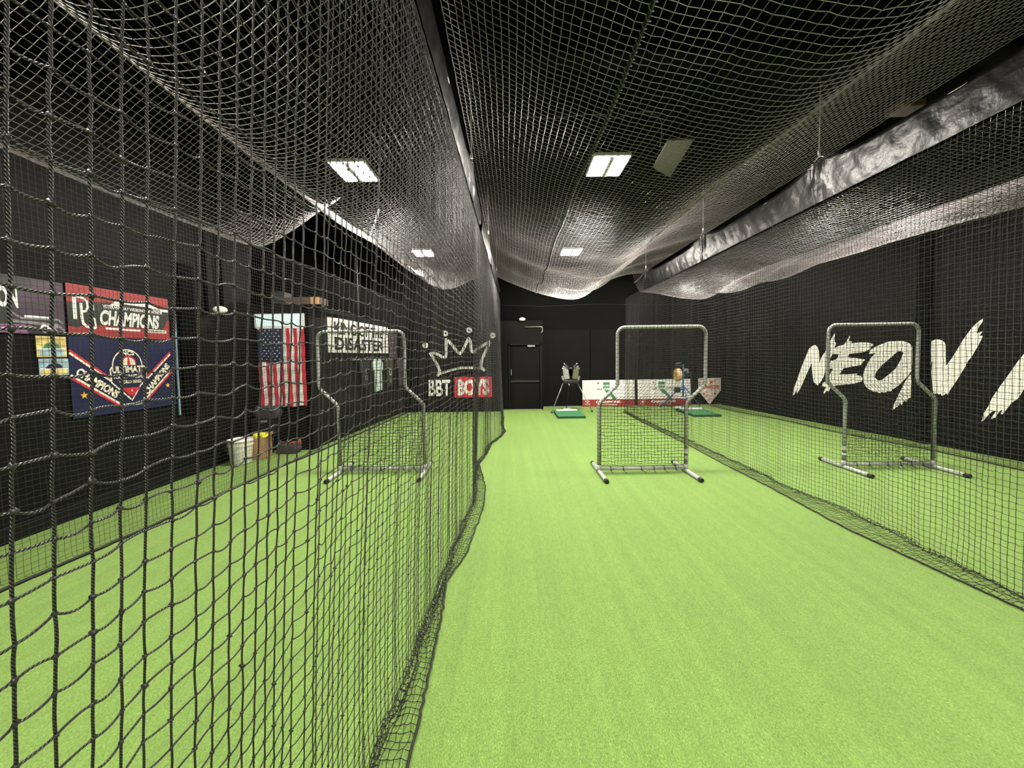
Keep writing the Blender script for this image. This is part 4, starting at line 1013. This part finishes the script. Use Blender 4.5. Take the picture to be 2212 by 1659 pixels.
# ================================================================ THINGS ON THE FLOOR, LEFT
t = thing('bucket', (-4.45, 6.22, 0), 'white plastic bucket against the left wall beside the brown box', 'bucket'); t.scale = (.84, .84, .95)
mb = MB(); mb.lathe([(0, .004), (.165, .004), (.175, .02), (.205, .37), (.205, .385), (.218, .385), (.218, .40), (.212, .43), (.198, .43), (.195, .38), (.168, .03), (0, .02)], MT['bucket'], sides=36); mb.build('tub', t)
mb = MB(); mb.tube([(.215*cos(a), .215*sin(a), .33+.02*0) for a in [2*pi*k/36 for k in range(36)]], .006, MT['bucket'], 6, closed=True); mb.tube([(-.21, 0, .36), (-.20, -.12, .27), (-.1, -.205, .21), (.03, -.22, .19), (.15, -.17, .22), (.21, -.05, .33)], .003, MT['chain'], 6); mb.build('handle', t)
t = thing('cardboard_box', (-4.385, 6.60, 0), 'open brown cardboard box full of yellow balls beside the white bucket', 'box', rz=radians(14))
mb = MB(); w, h = .145, .37
for bx in ((-w, w, -w, -w+.006), (-w, w, w-.006, w), (-w, -w+.006, -w, w), (w-.006, w, -w, w)): mb.box(*bx, 0, h, MT['carton'])
mb.box(-w, w, -w, w, 0, .006, MT['carton']); mb.build('carton', t)
for k, (p, q) in enumerate((((w, -w), (w, w)), ((-w, w), (w, w)))):
    mb = MB(); a, b = Vector((*p, h)), Vector((*q, h)); n = Vector((1, 0, 0)) if k == 0 else Vector((0, 1, 0)); o_ = n*.07+Vector((0, 0, .03))
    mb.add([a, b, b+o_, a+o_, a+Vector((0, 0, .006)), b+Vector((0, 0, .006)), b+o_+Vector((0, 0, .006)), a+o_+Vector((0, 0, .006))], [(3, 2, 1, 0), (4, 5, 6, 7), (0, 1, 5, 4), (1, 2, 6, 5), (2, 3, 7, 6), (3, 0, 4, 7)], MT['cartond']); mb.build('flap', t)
def ball_mesh():
    import bmesh
    bm = bmesh.new(); bmesh.ops.create_icosphere(bm, subdivisions=3, radius=.038)
    for v in bm.verts:
        for k in range(1): pass
        n = v.co.normalized(); s_ = n.z*.9-.45*cos(2*math.atan2(n.y, n.x))*(1-n.z*n.z)
        if abs(s_) < .07: v.co = n*.0368
    for f in bm.faces: f.smooth = True
    me = bpy.data.meshes.new('practice_ball'); bm.to_mesh(me); bm.free(); me.materials.append(MT['yellow']); return me
bmh = ball_mesh(); R24 = Matrix.Rotation(radians(14), 3, 'Z')
k = 0
for lay, z in enumerate((.340, .398)):
    for a in ((-.105, -.105), (0, -.108), (.105, -.10), (-.108, 0), (0, .002), (.106, .004), (-.10, .106), (.004, .106), (.108, .106)) if lay == 0 else ((-.055, -.055), (.053, -.05), (-.05, .055), (.055, .055)):
        o = link(bpy.data.objects.new('practice_ball', bmh)); p = R24 @ Vector((a[0]*.84, a[1]*.84, 0)); o.location = (-4.385+p.x, 6.60+p.y, z+.01*((k*7) % 3-1)); o.rotation_euler = (k, k*2., k*.7); k += 1
        tag(o, 'yellow practice ball heaped in the open brown cardboard box', 'ball', 'yellow balls in the cardboard box')
# stool-like black case with a folded jacket
t = thing('storage_stand', (-4.46, 6.97, 0), 'dark grey storage stand under the flag holding a folded jacket', 'stand')
mb = MB(); mb.box(-.26, .16, -.10, .10, .30, .62, MT['black'], .015); mb.build('case', t)
for x in (-.22, .12):
    for y in (-.075, .075): mb = MB(); mb.tube([(x, y, 0), (x, y, .31)], .014, MT['black'], 8); mb.build('leg', t)
mb = MB(); mb.box(-.10, .05, -.108, -.098, .56, .60, MT['grey'], .003); mb.build('latch', t)
def cushion(name, c, sx, sy, sz, material, seed, lb, cat):
    import bmesh
    bm = bmesh.new(); bmesh.ops.create_cube(bm, size=2); bmesh.ops.subdivide_edges(bm, edges=bm.edges[:], cuts=10, use_grid_fill=True)
    for v in bm.verts:
        x, y, z = v.co
        r_ = 1-.18*(x**4+y**4)*.5-.06*abs(z)
        f_ = 1+.10*sin(x*4+seed)*cos(y*5+seed*2)+.05*sin(x*9+z*7+seed)
        v.co = Vector((x*sx*r_*(1-.1*z*z), y*sy*r_, (z*f_*.5+.5)*sz if z > -.9 else 0))
    for f in bm.faces: f.smooth = True
    me = bpy.data.meshes.new(name); bm.to_mesh(me); bm.free(); me.materials.append(material)
    o = link(bpy.data.objects.new(name, me)); o.location = c; return tag(o, lb, cat)
cushion('folded_jacket', (-4.45, 6.965, .62), .25, .11, .22, MT['cloth'], 2, 'dark purple-grey folded jacket lying on the stand below the flag', 'jacket')
t = thing('gear_bag', (-4.04, 6.90, 0), 'low black and red gear bag on the turf under the flag', 'bag')
o = cushion('bag_body', (0, 0, 0), .20, .12, .16, MT['cloth'], 5, None, None); o.parent = t
mb = MB()
for k in range(4):
    x = -.17+k*.09; mb.tube([(x, -.10, .13), (x+.03, -.06, .19+.02*(k % 2)), (x+.07, -.02, .20), (x+.10, .03, .16)], [.008, .011, .011, .008], MT['darkred'] if k != 1 else MT['black'], 8)
mb.build('strap', t)
for k, (x, y) in enumerate(((-.18, -.08), (.10, .04))):
    mb = MB(); mb.tube([(x, y, .02), (x+.02, y, .10), (x+.05, y+.01, .20), (x+.06, y, .24)], [.025, .036, .03, .015], MT['cloth'] if k == 0 else MT['darkred'], 10); mb.build('side_pocket', t)
# line rope across at the far end
mb = MB(); mb.tube([(-.30, 12.0, 3.28), (.9, 12.0, 3.22), (2.6, 12.0, 3.27), (4.6, 12.0, 3.22), (6.6, 12.0, 3.26)], .004, MT['cable'], 5); tag(mb.build('cross_wire'), 'thin wire strung across the far end above the door', 'wire')
